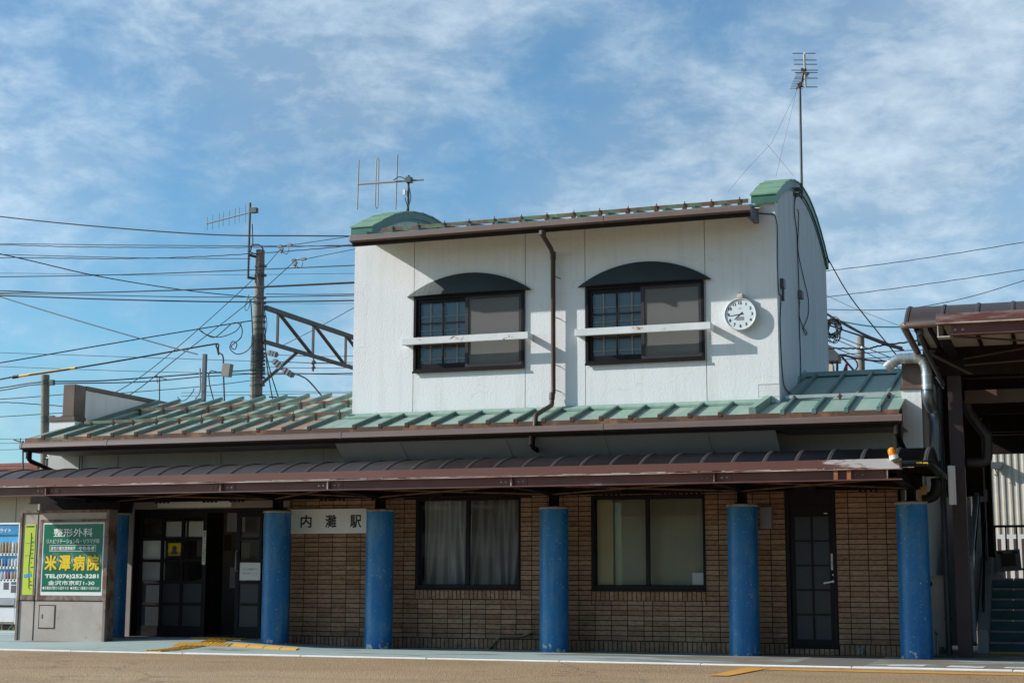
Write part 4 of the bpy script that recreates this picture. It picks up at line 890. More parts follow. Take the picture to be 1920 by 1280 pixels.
# ================================================================== things around the station
# station name board
sb = tag(MB().box(-11.262, -9.97, -.055, -.03, 1.688, 2.060).build('station_sign', M['white'], loc=(-10.6, -.03, 1.69), bevel=.003), 'white station name board with three black characters on the brick wall', 'sign')
for ch, px in (('内', 574.0), ('灘', 620.5), ('駅', 667.0)):
    c = P(px, 976.7, -.055); lettering(ch, .195, .190, (c.x, -.0555, c.z), M['ink'], sb, .022)
nl = MB()
for z in (1.99, 1.76): nl.lathe([(.007, 0), (.007, -.004)], (-11.215, -.055, z), 6, 'y')
nl.build('screw', M['inkgrey'], sb)
# clock
CK = thing('wall_clock', 'round white wall clock showing about quarter to eight', 'clock', (-4.208, 0.0, 4.71))
cc = (-4.208, 0, 4.712)
q = MB(); q.lathe([(.20, -.0), (.232, -.03), (.232, -.088), (.226, -.098), (.214, -.098), (.212, -.086)], cc, 56, 'y', cap=False); q.build('rim', plain('clock_rim', (.60, .62, .62), .3), CK)
q = MB(); q.lathe([(.213, 0), (.213, -.085)], cc, 56, 'y'); q.build('dial', M['clockface'], CK)
for i in range(1, 13):
    a = R(30*i); lettering(str(i), .046, None, (cc[0]+.168*math.sin(a), -.0855, cc[2]+.166*math.cos(a)), M['ink'], CK, .05, name='numeral')
lettering('SEIKO', .013, None, (cc[0], -.0855, cc[2]+.085), M['inkgrey'], CK, .01)
def hand(ang, l, w_, y):
    a = R(ang); d = Vector((math.sin(a), 0, math.cos(a))); n_ = Vector((math.cos(a), 0, -math.sin(a))); c = Vector((cc[0], y, cc[2]))
    MB().quad(c-d*.045-n_*w_, c+d*l-n_*w_*.55, c+d*l+n_*w_*.55, c-d*.045+n_*w_).build('hand', M['ink'], CK)
hand(263, .165, .007, -.089); hand(229, .115, .009, -.087)
MB().box(cc[0]-.058, cc[0]+.052, -.0868, -.0855, cc[2]-.088, cc[2]-.034).build('display_window', M['inkgrey'], CK)
q = MB(); q.obox((cc[0]+.0, -.05, cc[2]+.262), (.036, 0, .004), (0, .05, 0), (-.003, 0, .030)); q.obox((cc[0]+.002, -.101, cc[2]+.262), (.018, 0, 0), (0, .002, 0), (0, 0, .012)); q.build('sensor_box', M['ivory'], CK, bevel=.006)
# meter box by column 4, conduit
tag(MB().box(-3.99, -3.83, -.12, -.012, 1.70, 2.0).box(-3.975, -3.845, -.128, -.12, 1.72, 1.985).box(-3.885, -3.852, -.130, -.128, 1.75, 1.762).build('meter_box', M['grey'], loc=(-3.91, -.06, 1.7), bevel=.006), 'grey metal meter box on the brick wall beside a blue column', 'meter box')
cp = [P(x, y, -.04) for x, y in ((905, 1219), (918, 1213), (934, 1196), (938, 1193.5), (975, 1192), (985, 1189.5), (998, 1183))]
cp = [(p.x, -.04, p.z) for p in cp]
cn = MB(); cn.tube(smooth_path(cp), .017, 8)
for p in (cp[3], cp[4]): cn.tube([(p[0]-.012, -.04, p[2]), (p[0]+.012, -.04, p[2])], .022, 8)
tag(cn.build('conduit', plain('tan_conduit', (.17, .125, .085), .6), loc=cp[0]), 'bent tan conduit along the foot of the brick wall', 'conduit')
q = MB(); q.lathe([(.036, 0), (.036, -.05), (.022, -.05), (.022, -.01)], (-2.68, -.008, .07), 14, 'y'); tag(q.build('drain_outlet', M['rail'], loc=(-2.68, 0, .07)), 'small round drain outlet low in the brick wall right of the door', 'drain')
tag(MB().box(-15.05+.0, -14.93, -.11, -.0, 2.5, 2.74).build('junction_box', M['ivory'], loc=(-15.0, -.05, 2.5), bevel=.005), 'ivory junction box on the white wall above the canopy', 'junction box')
q = MB(); q.tube([(-15.16, -.03, 2.4), (-15.16, -.03, 2.99)], .012, 6); q.tube([(-15.11, -.03, 2.4), (-15.11, -.03, 2.99)], .009, 6); tag(q.build('wall_cable', M['cableg'], loc=(-15.13, -.03, 2.4)), 'pair of grey cables running up beside the ivory junction box', 'cable')
# amber beacon
BC = thing('warning_beacon', 'orange beacon lamp tilted on the right end of the canopy edge', 'beacon', (-1.95, -2.2, 2.44))
ax = Vector((-.30, 0, 1)).normalized(); b0 = Vector((-1.935, -2.22, 2.455)); sx_ = Vector((1, 0, .30)).normalized(); sy_ = Vector((0, 1, 0))
def lathe_ax(prof, n=20):
    mb = MB(); vs = [b0+ax*h+r_*(math.cos(2*math.pi*j/n)*sx_+math.sin(2*math.pi*j/n)*sy_) for r_, h in prof for j in range(n)]; m_ = len(prof)
    mb.cs = True; mb._add(vs, [(i*n+j, i*n+(j+1) % n, (i+1)*n+(j+1) % n, (i+1)*n+j) for i in range(m_-1) for j in range(n)]); mb.cs = False; mb._add(vs[:n], [tuple(range(n))]); mb._add(vs[-n:], [tuple(range(n))]); return mb
lathe_ax([(.055, .0), (.055, .05)]).build('base', M['lampplastic'], BC)
lathe_ax([(.051, .05), (.051, .10), (.045, .125), (.030, .142), (.008, .149)]).build('lens', M['beacon'], BC)
MB().obox((-1.90, -2.22, 2.425), (.05, 0, .008), (0, .04, 0), (-.004, 0, .006)).obox((-1.87, -2.22, 2.39), (.006, 0, 0), (0, .04, 0), (0, 0, .04)).build('bracket', M['rust'], BC)
# fluorescent lamp on the tall post
q = MB(); q.box(-1.47, -1.40, -.03, .085, 2.0, 2.52); q.box(-1.40, -1.375, .0, .085, 2.0, 2.52)
tag(q.build('lamp_fixture', M['lampplastic'], loc=(-1.43, 0, 2.0), bevel=.008), 'white tube lamp fixed vertically on the dark red post', 'lamp')
# galvanised duct
DU = thing('exhaust_duct', 'shiny galvanised exhaust pipe bent over the roof end', 'duct', (-1.65, -.1, 2.3))
def dp_(x, y, yy=-.12): v = P(x, y, yy); return Vector((v.x, yy, v.z))
path = smooth_path([dp_(1661, 690), dp_(1671, 681), dp_(1684, 673.5), dp_(1697, 672), dp_(1718, 671.5), dp_(1731, 677), dp_(1737, 692), dp_(1738, 708), dp_(1739, 730)], 5)
MB().tube(path, .074, 20, cap=False).build('pipe', M['galv'], DU)
MB().tube([p for p in path[:3]], .068, 20, cap=False).build('pipe_liner', M['trafo'], DU)
v = [dp_(1739, 728), dp_(1740, 748), dp_(1746, 768), dp_(1750, 784), dp_(1751, 800), dp_(1751, 862)]
MB().tube(smooth_path([Vector((p.x, .05 if i > 1 else -.10, p.z)) for i, p in enumerate(v)], 4), .072, 20, cap=False).build('pipe', plain('dull_duct', (.16, .18, .20), .35, metal=.6), DU)
for i in (4, 14, 19, 24, 33, 38):
    if i+1 < len(path): MB().tube([path[i], path[i+1]], .0765, 20, cap=False).build('foil_tape', M['tape'], DU)
for i in (1, 3, 6, 8, 10, 17, 22, 27, 29, 31): MB().tube([path[i], path[i]+(path[i+1]-path[i])*.12], .0775, 20, cap=False).build('seam', M['seam'], DU)
v = [dp_(1754, 895), dp_(1755, 910), dp_(1750, 926), dp_(1738, 932), dp_(1728, 933)]
MB().tube(smooth_path([Vector((p.x, .0, p.z)) for p in v], 5), .075, 18).build('lower_bend', M['black'], DU)
tag(MB().box(-1.865, -1.745, -.06, .0, 2.04, 2.27).build('timber_block', plain('raw_timber', (.45, .28, .12), .8, var=.2), loc=(-1.8, 0, 2.04)), 'raw timber block under the canopy end beside the duct bend', 'timber block')
# beige cabinet behind the right column
q = MB(); q.box(-1.83, -1.585, .42, .60, .12, 1.05); q.box(-1.84, -1.575, .40, .61, 1.05, 1.07); q.build
bx = tag(q.build('utility_cabinet', M['beige'], loc=(-1.7, .5, .1), bevel=.006), 'beige metal cabinet with a round hole behind the right blue column', 'cabinet')
q = MB(); q.lathe([(.035, 0), (.035, -.004)], (-1.79, .419, .955), 16, 'y'); q.build('vent_hole', M['black'], bx)
q = MB(); q.tube(smooth_path([(-1.745, .1, .02), (-1.75, .1, .5), (-1.765, .12, .62), (-1.80, .2, .66)]), .018, 8); q.tube(smooth_path([(-1.70, .12, .02), (-1.70, .12, .22), (-1.69, .14, .28), (-1.74, .3, .32)]), .016, 8)
tag(q.build('conduit', M['rail'], loc=(-1.73, .1, 0)), 'pair of grey conduits rising beside the right blue column', 'conduit')

# ---- rusty advertising cabinet
CB = thing('sign_cabinet', 'rusty steel sign cabinet with green hospital advertisement and lime route map', 'sign cabinet', (-14.55, -1.1, 0.0))
cy = -1.2; cx0, cx1 = -15.35, -13.755
q = MB(); q.box(cx0, cx1, cy, cy+.16, .03, 2.02); q.build('body', M['cab'], CB, bevel=.006)
q = MB(); q.box(cx0-.012, cx0+.035, cy-.02, cy+.17, .0, 2.045); q.box(cx1-.035, cx1+.02, cy-.025, cy+.20, .0, 2.045); q.box(cx0+.035, cx1-.035, cy-.022, cy+.17, 2.0, 2.045); q.box(cx0+.035, cx1-.035, cy-.01, cy, .03, .06); q.build('corner_post', M['cabrust'], CB, bevel=.008)
q = MB(); q.box(-15.045, -15.03, cy-.004, cy, .06, 2.0); q.box(cx0+.035, cx1-.035, cy-.004, cy, .655, .668); q.build('panel_gap', M['black'], CB)
q = MB(); q.box(-14.985, -13.785, cy-.012, cy, .67, .74); q.box(-14.985, -14.945, cy-.012, cy, .74, 1.86); q.box(-13.82, -13.785, cy-.012, cy, .74, 1.86); q.box(-14.985, -13.785, cy-.012, cy, 1.86, 1.90); q.box(-15.30, -15.06, cy-.010, cy, .67, .745); q.build('frame', M['cabrust'], CB)
PB = MB().box(-14.945, -13.82, cy-.006, cy-.001, .745, 1.848).build('sign_panel', M['white'], CB)
MB().box(-14.915, -13.845, cy-.009, cy-.0065, .80, 1.825).build('advertisement', M['poster'], PB)
ty = cy-.0095; xc = -14.38
def at_z(pxz): return P(140, pxz, cy).z
S_ = 1280/1205.; 
def zt(v): return P(140, 960+v*170/1280., cy).z      # from the enlarged view rows
def xt(u, v): return P(60+u*160/1205., 960+v*170/1280., cy).x
def line(txt, u0, u1, v0, v1, m_, b_): 
    x0, x1 = xt(u0, (v0+v1)/2), xt(u1, (v0+v1)/2); z1, z0 = zt(v0), zt(v1); lettering(txt, z1-z0, x1-x0, ((x0+x1)/2, ty, (z0+z1)/2), m_, PB, b_)
line('整形外科', 312, 865, 225, 345, M['txtwhite'], .022)
line('リハビリテーション科・リウマチ科', 215, 960, 372, 440, M['txtwhite'], .012)
line('居宅介護支援事業所', 272, 620, 478, 535, M['txtwhite'], .02); line('やわらぎ', 665, 895, 478, 535, M['txtwhite'], .06)
q = MB(); a, b_, c, d = xt(255, 505), xt(908, 505), zt(550), zt(462)
for bx_ in ((a, b_, c, c+.006), (a, b_, d-.006, d), (a, a+.006, c+.006, d-.006), (b_-.006, b_, c+.006, d-.006)): q.box(bx_[0], bx_[1], ty-.001, ty, bx_[2], bx_[3])
q.build('border', M['txtwhite'], PB)
for ch, u0, u1 in (('米', 185, 358), ('澤', 385, 552), ('病', 585, 755), ('院', 788, 955)):
    x0, x1 = xt(u0, 710), xt(u1, 710); z1, z0 = zt(600), zt(822)
    lettering(ch, z1-z0+.03, x1-x0+.03, ((x0+x1)/2, ty, (z0+z1)/2), M['txtgreen'], PB, .10); lettering(ch, z1-z0, x1-x0, ((x0+x1)/2, ty-.002, (z0+z1)/2), M['txtyellow'], PB, .035)
line('TEL(076)252-3281', 188, 945, 870, 945, M['txtwhite'], .055)
line('金沢市京町1-30', 232, 888, 962, 1028, M['txtwhite'], .03)
line('●浅電金沢駅から徒歩十分', 155, 525, 1045, 1090, M['txtwhite'], .015); line('●浅電七つ屋駅から徒歩七分', 548, 957, 1045, 1090, M['txtwhite'], .015)
MP = MB().box(-15.27, -15.075, cy-.006, cy-.001, .75, 1.83).build('route_map', M['lime'], CB)
q = MB(); q.tube([(-15.15, cy-.007, 1.70), (-15.15, cy-.007, 1.45), (-15.17, cy-.007, 1.20), (-15.155, cy-.007, 1.0), (-15.15, cy-.007, .85)], .006, 4)
for z in (1.62, 1.56, 1.50, 1.44, 1.38, 1.31, 1.24, 1.17, 1.10, .95, .90, .84): q.box(-15.135, -15.10+.02*math.sin(z*50), cy-.008, cy-.006, z-.008, z+.008)
q.box(-15.25, -15.09, cy-.008, cy-.006, 1.535, 1.54); q.box(-15.25, -15.09, cy-.008, cy-.006, 1.345, 1.35); q.build('route_line', M['txtgreen'], MP)
q = MB(); q.obox((-15.18, cy-.0085, 1.045), (.07, 0, .012), (0, .001, 0), (-.004, 0, .025)); q.build('river_print', M['skyblue'], MP)
q = MB(); q.lathe([(.012, 0), (.012, -.002)], (-15.155, cy-.0085, .985), 10, 'y'); q.build('stop_dot', M['red'], MP)
q = MB(); q.box(-15.25, -15.10, cy-.008, cy-.006, 1.785, 1.805); q.build('title', M['ink'], MP)
q = MB(); q.box(-14.93, -14.66, cy-.008, cy, .255, .585); HB = q.build('access_door', M['cab'], CB, bevel=.004)
q = MB()
for e in ((-14.945, -14.93, .24, .60), (-14.66, -14.645, .24, .60), (-14.93, -14.66, .585, .60), (-14.93, -14.66, .24, .255)): q.box(e[0], e[1], cy-.005, cy, e[2], e[3])
q.build('door_edge', M['rust'], HB); MB().box(-14.90, -14.875, cy-.016, cy-.008, .40, .46).build('latch', M['alu'], HB)

# ---- vending machine
VM = thing('vending_machine', 'white drinks vending machine with blue shelves of cans by the house', 'vending machine', (-20.2, 4.6, 0.0))
vx0, vx1, vy = -20.75, -19.68, 4.5
q = MB(); q.box(vx0, vx1, vy+.05, vy+.7, .10, 2.10); q.box(vx0, vx0+.05, vy, vy+.05, .10, 2.10); q.box(vx1-.05, vx1, vy, vy+.05, .10, 2.10); q.box(vx0+.05, vx1-.05, vy, vy+.05, .14, .95); q.box(vx0+.05, vx1-.05, vy, vy+.05, 2.06, 2.10); q.build('body', M['vend'], VM, bevel=.008)
MB().box(vx0, vx1, vy+.06, vy+.6, .0, .10).build('base', M['black'], VM)
MB().box(vx0+.05, vx1-.05, vy+.02, vy+.05, 1.86, 2.055).build('header', M['vendblue'], VM)
MB().quad((vx0+.05, vy+.048, .955), (vx1-.05, vy+.048, .955), (vx1-.05, vy+.048, 1.86), (vx0+.05, vy+.048, 1.86)).build('display_back', M['vendback'], VM)
lettering('アクアライト', .08, .55, (-20.2, vy+.019, 1.95), M['txtwhite'], VM, .03)
cans = [plain('can_%s' % n_, c_, .3) for n_, c_ in (('white', (.7, .72, .72)), ('blue', (.05, .2, .5)), ('red', (.42, .12, .14)), ('gold', (.42, .34, .2)), ('green', (.22, .36, .25)), ('silver', (.45, .47, .5)), ('pale', (.55, .62, .68)), ('clear', (.35, .48, .6)))]
for row, (zz, hh) in enumerate(((1.50, .22), (1.24, .15), (.99, .15))):
    MB().box(vx0+.05, vx1-.05, vy+.005, vy+.045, zz-.055, zz-.003).build('shelf', M['vend'], VM)
    q = MB()
    for i in range(12): xx_ = vx0+.10+i*.08; q.lathe([(.018, 0), (.018, -.004)], (xx_, vy+.005, zz-.03), 8, 'y')
    q.build('buttons', M['black'], VM)
    for i in range(12):
        xx_ = vx0+.10+i*.08; q = MB(); q.lathe([(.024, zz), (.028, zz+.02), (.028, zz+hh-.05), (.018, zz+hh-.01), (.018, zz+hh)], (xx_, vy+.018, 0), 10); q.build('can', random.choice(cans), VM)
q = MB(); q.box(-20.02, -19.90, vy-.004, vy, .78, .92); q.box(-19.84, -19.72, vy-.004, vy, .72, .86); q.box(-19.84, -19.72, vy-.004, vy, .88, .93); q.build('coin_panel', M['trafo'], VM)
MB().box(vx0+.06, vx1-.06, vy-.012, vy, .46, .62).build('delivery_flap', plain('flap_grey', (.35, .37, .40), .35), VM)
MB().box(vx0+.06, vx1-.06, vy-.016, vy-.012, .44, .475).build('flap_edge', M['black'], VM)
MB().box(-20.45, -20.12, vy-.004, vy, .66, .93).build('poster', M['vendblue'], VM)

# ================================================================== BACKGROUND
# cream house with red ribbed roof
HS = thing('house', 'cream rendered house with a ribbed red roof at the far left', 'house', (-28, 12, 0))
q = MB(); q.box(-36, -22.2, 12, 18, -.1, 3.3); q.build('wall', M['cream'], HS)
q = MB()
for x in (-25.55, -28.2): q.box(x, x+.02, 11.99, 12, 0, 3.3)
q.build('wall_joint', M['joint'], HS)
RG = P(50, 867, 15.0).z
q = MB(); q.prism([(11.4, 3.15), (15, RG), (18.6, 3.15), (18.6, 3.05), (15, RG-.12), (11.4, 3.05)], 'x', -36.5, -21.9); HR = q.build('roof', M['redroof'], HS)
q = MB()
for i in range(9):
    t = i/9; y = 11.4+3.6*t; z = 3.15+(RG-3.15)*t; q.box(-36.5, -21.9, y-.03, y+.05, z+.0, z+.06)
q.build('roof_rib', M['redroof'], HR)
# square number plate and its post
n3 = thing('number_plate', 'black plate with a white figure 3 beside the concrete post', 'sign', (-18.6, 3.5, 2.9))
c = P(90.5, 853.5, 5.0)
MB().box(c.x-.085, c.x+.085, 4.98, 5.0, c.z-.085, c.z+.085).build('plate', M['black'], n3, bevel=.004); lettering('3', .12, .075, (c.x, 4.979, c.z), M['txtwhite'], n3, .02)
MB().tube([(c.x-.06, 5.03, -.05), (c.x-.06, 5.03, c.z+.05)], .02, 6).build('post', M['trafo'], n3)
# corrugated building on the right
CG = thing('corrugated_building', 'cream corrugated metal building beyond the stair passage', 'building', (1, 16, 0))
q = MB(); n = 150; x0 = -2.6
prof = [(x0+.038*i, 16.0-(.018 if i % 4 in (1, 2) else 0)) for i in range(n+1)]
for a, b_ in zip(prof, prof[1:]): q.quad((a[0], a[1], -.1), (b_[0], b_[1], -.1), (b_[0], b_[1], 6.0), (a[0], a[1], 6.0))
q.build('wall', M['corr'], CG); MB().box(-2.6, 3.1, 16.02, 20, -.1, 6).build('rear_wall', M['corr'], CG)
lp = P(1868, 869, 15.9); q = MB(); q.box(lp.x-.17, lp.x+.15, 15.75, 15.98, lp.z-.03, lp.z+.03); q.prism([(lp.x-.17, lp.z-.03), (lp.x+.15, lp.z-.03), (lp.x+.08, lp.z-.12), (lp.x-.12, lp.z-.12)], 'y', 15.75, 15.9); q.tube(smooth_path([(lp.x-.03, 15.85, lp.z-.12), (lp.x, 15.85, lp.z-.2), (lp.x+.02, 15.85, lp.z-.28), (lp.x-.05, 15.85, lp.z-.25)]), .015, 6)
tag(q.build('wall_lamp', M['trafo'], loc=lp), 'small grey lamp with a hook on the corrugated wall', 'lamp')
# annex wall behind the right column
AX = thing('annex_wall', 'grey rendered annex wall with a narrow dark window behind the post', 'wall', (-1.7, 4.2, 0))
q = MB(); q.box(-1.82, -1.66, 4.0, 4.2, 0, 3.3); q.box(-1.66, -1.52, 4.0, 4.2, 0, .9); q.box(-1.66, -1.52, 4.0, 4.2, 2.1, 3.3); q.box(-1.52, -1.42, 4.0, 4.2, 0, 3.3); q.build('wall', M['side_stucco'], AX)
MB().box(-1.66, -1.52, 4.08, 4.12, .9, 2.1).build('window', M['frost'], AX)
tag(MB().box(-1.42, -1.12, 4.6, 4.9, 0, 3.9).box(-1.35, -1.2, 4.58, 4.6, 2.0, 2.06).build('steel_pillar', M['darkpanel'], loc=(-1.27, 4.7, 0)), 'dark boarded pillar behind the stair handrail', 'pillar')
# stairs
SG = thing('staircase', 'teal tiled stairs with grey nosings climbing to the platform at right', 'stairs', (0, 1.8, 0))
NR = 7; RH = 1.04/NR; TRD = .275
for i in range(NR):
    y = 1.8+TRD*i; q = MB(); q.box(-1.115, 3.2, y, y+TRD+.02 if i < NR-1 else 9.0, RH*i-.02, RH*(i+1)-.028); q.build('step', M['stair'], SG)
    q = MB()
    for k in range(14): q.box(-1.115+.31*k+.004, -1.115+.31*(k+1)-.004, y-.012, y+.07, RH*(i+1)-.028, RH*(i+1))
    q.build('nosing', M['nosing'], SG)
MB().prism([(1.55, -.02), (1.55, .32), (3.7, 1.36), (9, 1.36), (9, -.02)], 'x', -1.26, -1.118).build('stringer', M['stringer'], SG)
q = MB(); q.tube(smooth_path([(-1.30, 1.35, .16), (-1.30, 1.35, 1.25), (-1.30, 1.5, 1.38), (-1.30, 3.6, 2.32)], 5), .040, 10); q.build('handrail', M['rail'], SG)
q = MB(); q.tube([(-1.19, 2.05, .62), (-1.19, 2.05, .72), (-1.19, 3.7, 1.90), (-1.19, 3.8, 1.92)], .020, 8); q.tube([(-1.19, 3.5, 1.3), (-1.19, 3.5, 1.75)], .015, 6); q.tube([(-1.19, 2.05, .55), (-1.19, 2.05, .72)], .015, 6); q.build('handrail', M['black'], SG)
MB().prism([(1.6, .35), (1.6, 1.15), (3.9, 2.25), (3.9, 1.4)], 'x', -1.275, -1.268).build('side_panel', plain('dark_mesh_panel', (.06, .06, .058), .6), SG)
# railing, fence, board at the top
RLG = thing('railing', 'black metal railing at the head of the teal stairs', 'railing', (0, 5.2, 1.04))
q = MB(); q.box(-1.25, 3.2, 5.18, 5.22, 1.86, 1.90); q.box(-1.25, 3.2, 5.18, 5.22, 1.17, 1.205); q.build('rail', M['black'], RLG)
q = MB()
for i in range(26): x = -1.12+.17*i; q.box(x-.012, x+.012, 5.188, 5.212, 1.205, 1.86)
q.build('baluster', M['black'], RLG)
FN = thing('picket_fence', 'brown board fence before a white wall beyond the railing', 'fence', (0, 11.6, 0.9))
q = MB()
for i in range(30): x = -1.35+.155*i; q.box(x, x+.075, 11.6, 11.63, 0.9, 1.84)
q.build('board', M['board'], FN); MB().box(-1.4, 3.2, 12.4, 12.5, .0, 1.95).build('white_wall', M['white'], FN)
nb = thing('notice_board', 'grey board with a brown square hung on the black railing', 'notice board', (-.9, 5.1, 1.25))
a = P(1868, 1070, 5.1); b_ = P(1913, 1030, 5.1)
q = MB(); q.obox(((a.x+b_.x)/2, 5.12, (a.z+b_.z)/2), ((b_.x-a.x)/2, 0, .012), (0, .015, 0), (-.01, 0, (b_.z-a.z)/2)); q.build('board', M['grey'], nb)
q = MB(); q.obox(((a.x+b_.x)/2-.0, 5.10, (a.z+b_.z)/2+.01), ((b_.x-a.x)*.30, 0, .008), (0, .004, 0), (-.006, 0, (b_.z-a.z)*.30)); q.build('brown_panel', M['board'], nb)
nz_ = MB(); nz_.box(a.x+.03, a.x+.12, 5.098, 5.104, b_.z-.07, b_.z-.03); nz_.box(b_.x-.13, b_.x-.04, 5.098, 5.104, b_.z-.06, b_.z-.02); nz_.build('clip', M['black'], nb)

# ---- utility poles
def V(px, py, y): return P(px, py, y)
PY = 16.0
MP_ = thing('utility_pole', 'tall concrete pole wound with wires and carrying a lattice arm left of the station', 'utility pole', (-20.85, PY, 0))
q = MB(); q.lathe([(.205, -.1), (.190, 4.0), (.125, 10.07)], (-20.86, PY, 0), 20); q.build('pole', M['concrete'], MP_)
q = MB()
for py in (500, 517, 559, 569, 594, 604, 617, 628, 640, 655, 663, 669, 676, 683, 690, 695, 701, 708, 722, 742):
    q = MB(); z = V(487, py, PY).z; r_ = .125+(10.07-z)*.0125+.012; q.lathe([(r_, z-.02), (r_, z+.02)], (-20.86, PY, 0), 14); q.box(-20.86+r_-.01, -20.86+r_+.06, PY-.05, PY+.03, z-.035, z+.035); q.build('band', M['mast'], MP_)
q = MB(); q.tube([(-20.86+.180*math.cos(t*.7), PY+.180*math.sin(t*.7), 6.7+.005*t) for t in range(190)], .011, 4); q.build('wire_winding', M['mast'], MP_)
q = MB(); xp = V(467, 450, PY-.2).x; q.tube([(xp, PY-.2, V(467, 525, PY).z), (xp, PY-.2, V(470, 384, PY).z)], .035, 8); q.tube([(xp, PY-.2, V(467, 523, PY).z), (-20.86, PY-.05, V(467, 523, PY).z-.03)], .04, 8); q.tube([(xp, PY-.2, V(467, 481, PY).z), (-20.86, PY-.05, V(467, 485, PY).z)], .04, 8); q.build('mast', M['mast'], MP_)
# lattice arm running away from the camera
tx = -20.66; y1 = PX(664, 635.5, tx).y; zt_, zb_ = V(497, 577, PY).z, V(497, 640, PY).z
y1 = min(max(y1, 24), 60); ye = y1+8
q = MB(); q.box(tx-.06, tx+.06, PY, ye, zt_-.05, zt_+.07); q.box(tx-.05, tx+.05, PY, ye, zb_-.05, zb_+.05); q.build('lattice_chord', M['truss'], MP_)
q = MB(); nb_ = 5
L_ = (ye-PY)
ys = [PX(xx_, 600, tx).y for xx_ in (521, 588, 650)]
step = (ys[1]-ys[0]); ys = [ys[0]+step*i for i in range(6)]
for i, y in enumerate(ys):
    if y < ye: q.box(tx-.03, tx+.03, y-.03, y+.03, zb_+.051, zt_-.051)
    if i and y < ye: q.tube([(tx, ys[i-1]+.05, zt_-.02), (tx, y-.05, zb_+.02)], .055, 6)
q.build('lattice_web', M['truss'], MP_)
yb = PX(557, 663, tx).y; q = MB(); q.tube([(-20.8, PY+.05, V(497, 722, PY).z), (tx, yb, zb_-.03)], .05, 6); q.build('brace', M['truss'], MP_)
# yagi on the pole mast
def yagi(name, label, base, boom0, boom1, elems, mt_, parent_parts=()):
    t = thing(name, label, 'antenna', base); q = MB(); q.tube([boom0, boom1], .018, 6); q.build('boom', mt_, t)
    for (f_, up, dn) in elems:
        c = Vector(boom0)+(Vector(boom1)-Vector(boom0))*f_; q = MB(); q.tube([c+Vector(dn), c+Vector(up)], .010, 5); q.build('element', mt_, t)
    return t
b0_, b1_ = V(387.5, 419.5, PY-.2), V(470, 398, PY-.2)
ya = yagi('yagi_antenna', 'eight-element aerial pointing left on top of the wire-wound concrete pole', b1_, b0_, b1_, [], M['alu'])
for px, yt, yb_ in ((389, 407, 432), (399, 403, 430), (411, 400, 428), (419, 397, 424), (430, 394, 422), (441, 391, 420), (449, 389, 418), (460.5, 383, 417)):
    a, b_ = V(px, yt, PY-.2), V(px, yb_, PY-.2); q = MB(); q.tube([(a.x, PY-.2, b_.z), (a.x, PY-.2, a.z)], .009, 5); q.build('element', M['alu'], ya)
q = MB(); c = V(474, 395, PY-.2); q.box(c.x-.06, c.x+.12, PY-.25, PY-.1, c.z-.06, c.z+.08); q.build('clamp', M['mast'], ya)
q = MB(); cpx = V(480, 472, PY-.2)
lp_ = [V(480+13*math.cos(t/10*6.3), 467+9*math.sin(t/10*6.3), PY-.25) for t in range(11)]; q.tube(lp_, .02, 6); q.tube([V(473, 420, PY-.22), V(474, 455, PY-.22), V(470, 470, PY-.22)], .014, 6); tag(q.build('cable_loop', M['cable'], loc=cpx), 'small black cable loop at the head of the wire-wound concrete pole', 'cable')
# pole 2
P2 = thing('utility_pole', 'plain round concrete post left of the stepped parapet', 'utility pole', (-22.5, 9, 0))
q = MB(); q.tube([V(83.5, 862, 9)-Vector((0, 0, 4)), V(83.5, 862, 9), V(85, 703, 9)], .098, 16); q.build('pole', M['concrete'], P2)
q = MB()
for py in (715, 720, 782, 790):
    q = MB(); c = V(85, py, 9); q.lathe([(.108, -.02), (.108, .02)], (c.x, 9, c.z), 14); q.box(c.x+.08, c.x+.24, 8.95, 9.05, c.z-.03, c.z+.03); q.build('band', M['mast'], P2)
# small steel post
P3 = thing('cable_post', 'short square steel post standing behind the patinated roof', 'post', V(380, 760, 6.0))
a, b_ = V(380, 800, 6), V(380, 664, 6); q = MB(); q.box(a.x-.034, a.x+.034, 5.96, 6.04, 0, b_.z); q.build('post', M['mast'], P3)
q = MB(); q.tube(smooth_path([V(375, 690, 5.9), V(375.5, 730, 5.9), V(368, 745, 5.9), V(355, 762, 5.9), V(345, 775, 5.9)]), .016, 8); q.build('conduit', M['grey'], P3)
# right pole
P4 = thing('utility_pole', 'short concrete pole rising behind the dark green roof at right', 'utility pole', (-4, 14, 0))
q = MB(); q.tube([V(1616, 760, 14)-Vector((0, 0, 5)), V(1616, 760, 14), V(1613.5, 631, 14)], .085, 16); q.build('pole', M['concrete'], P4)
c = V(1617, 652, 13.85); q = MB(); q.lathe([(.03, -.03), (.045, .0), (.03, .04)], (c.x, 13.85, c.z), 10); q.build('insulator', M['lampplastic'], P4)
c = V(1618, 700, 13.9); q = MB(); q.box(c.x-.15, c.x+.15, 13.85, 13.95, c.z-.04, c.z+.04); q.build('clamp', M['mast'], P4)
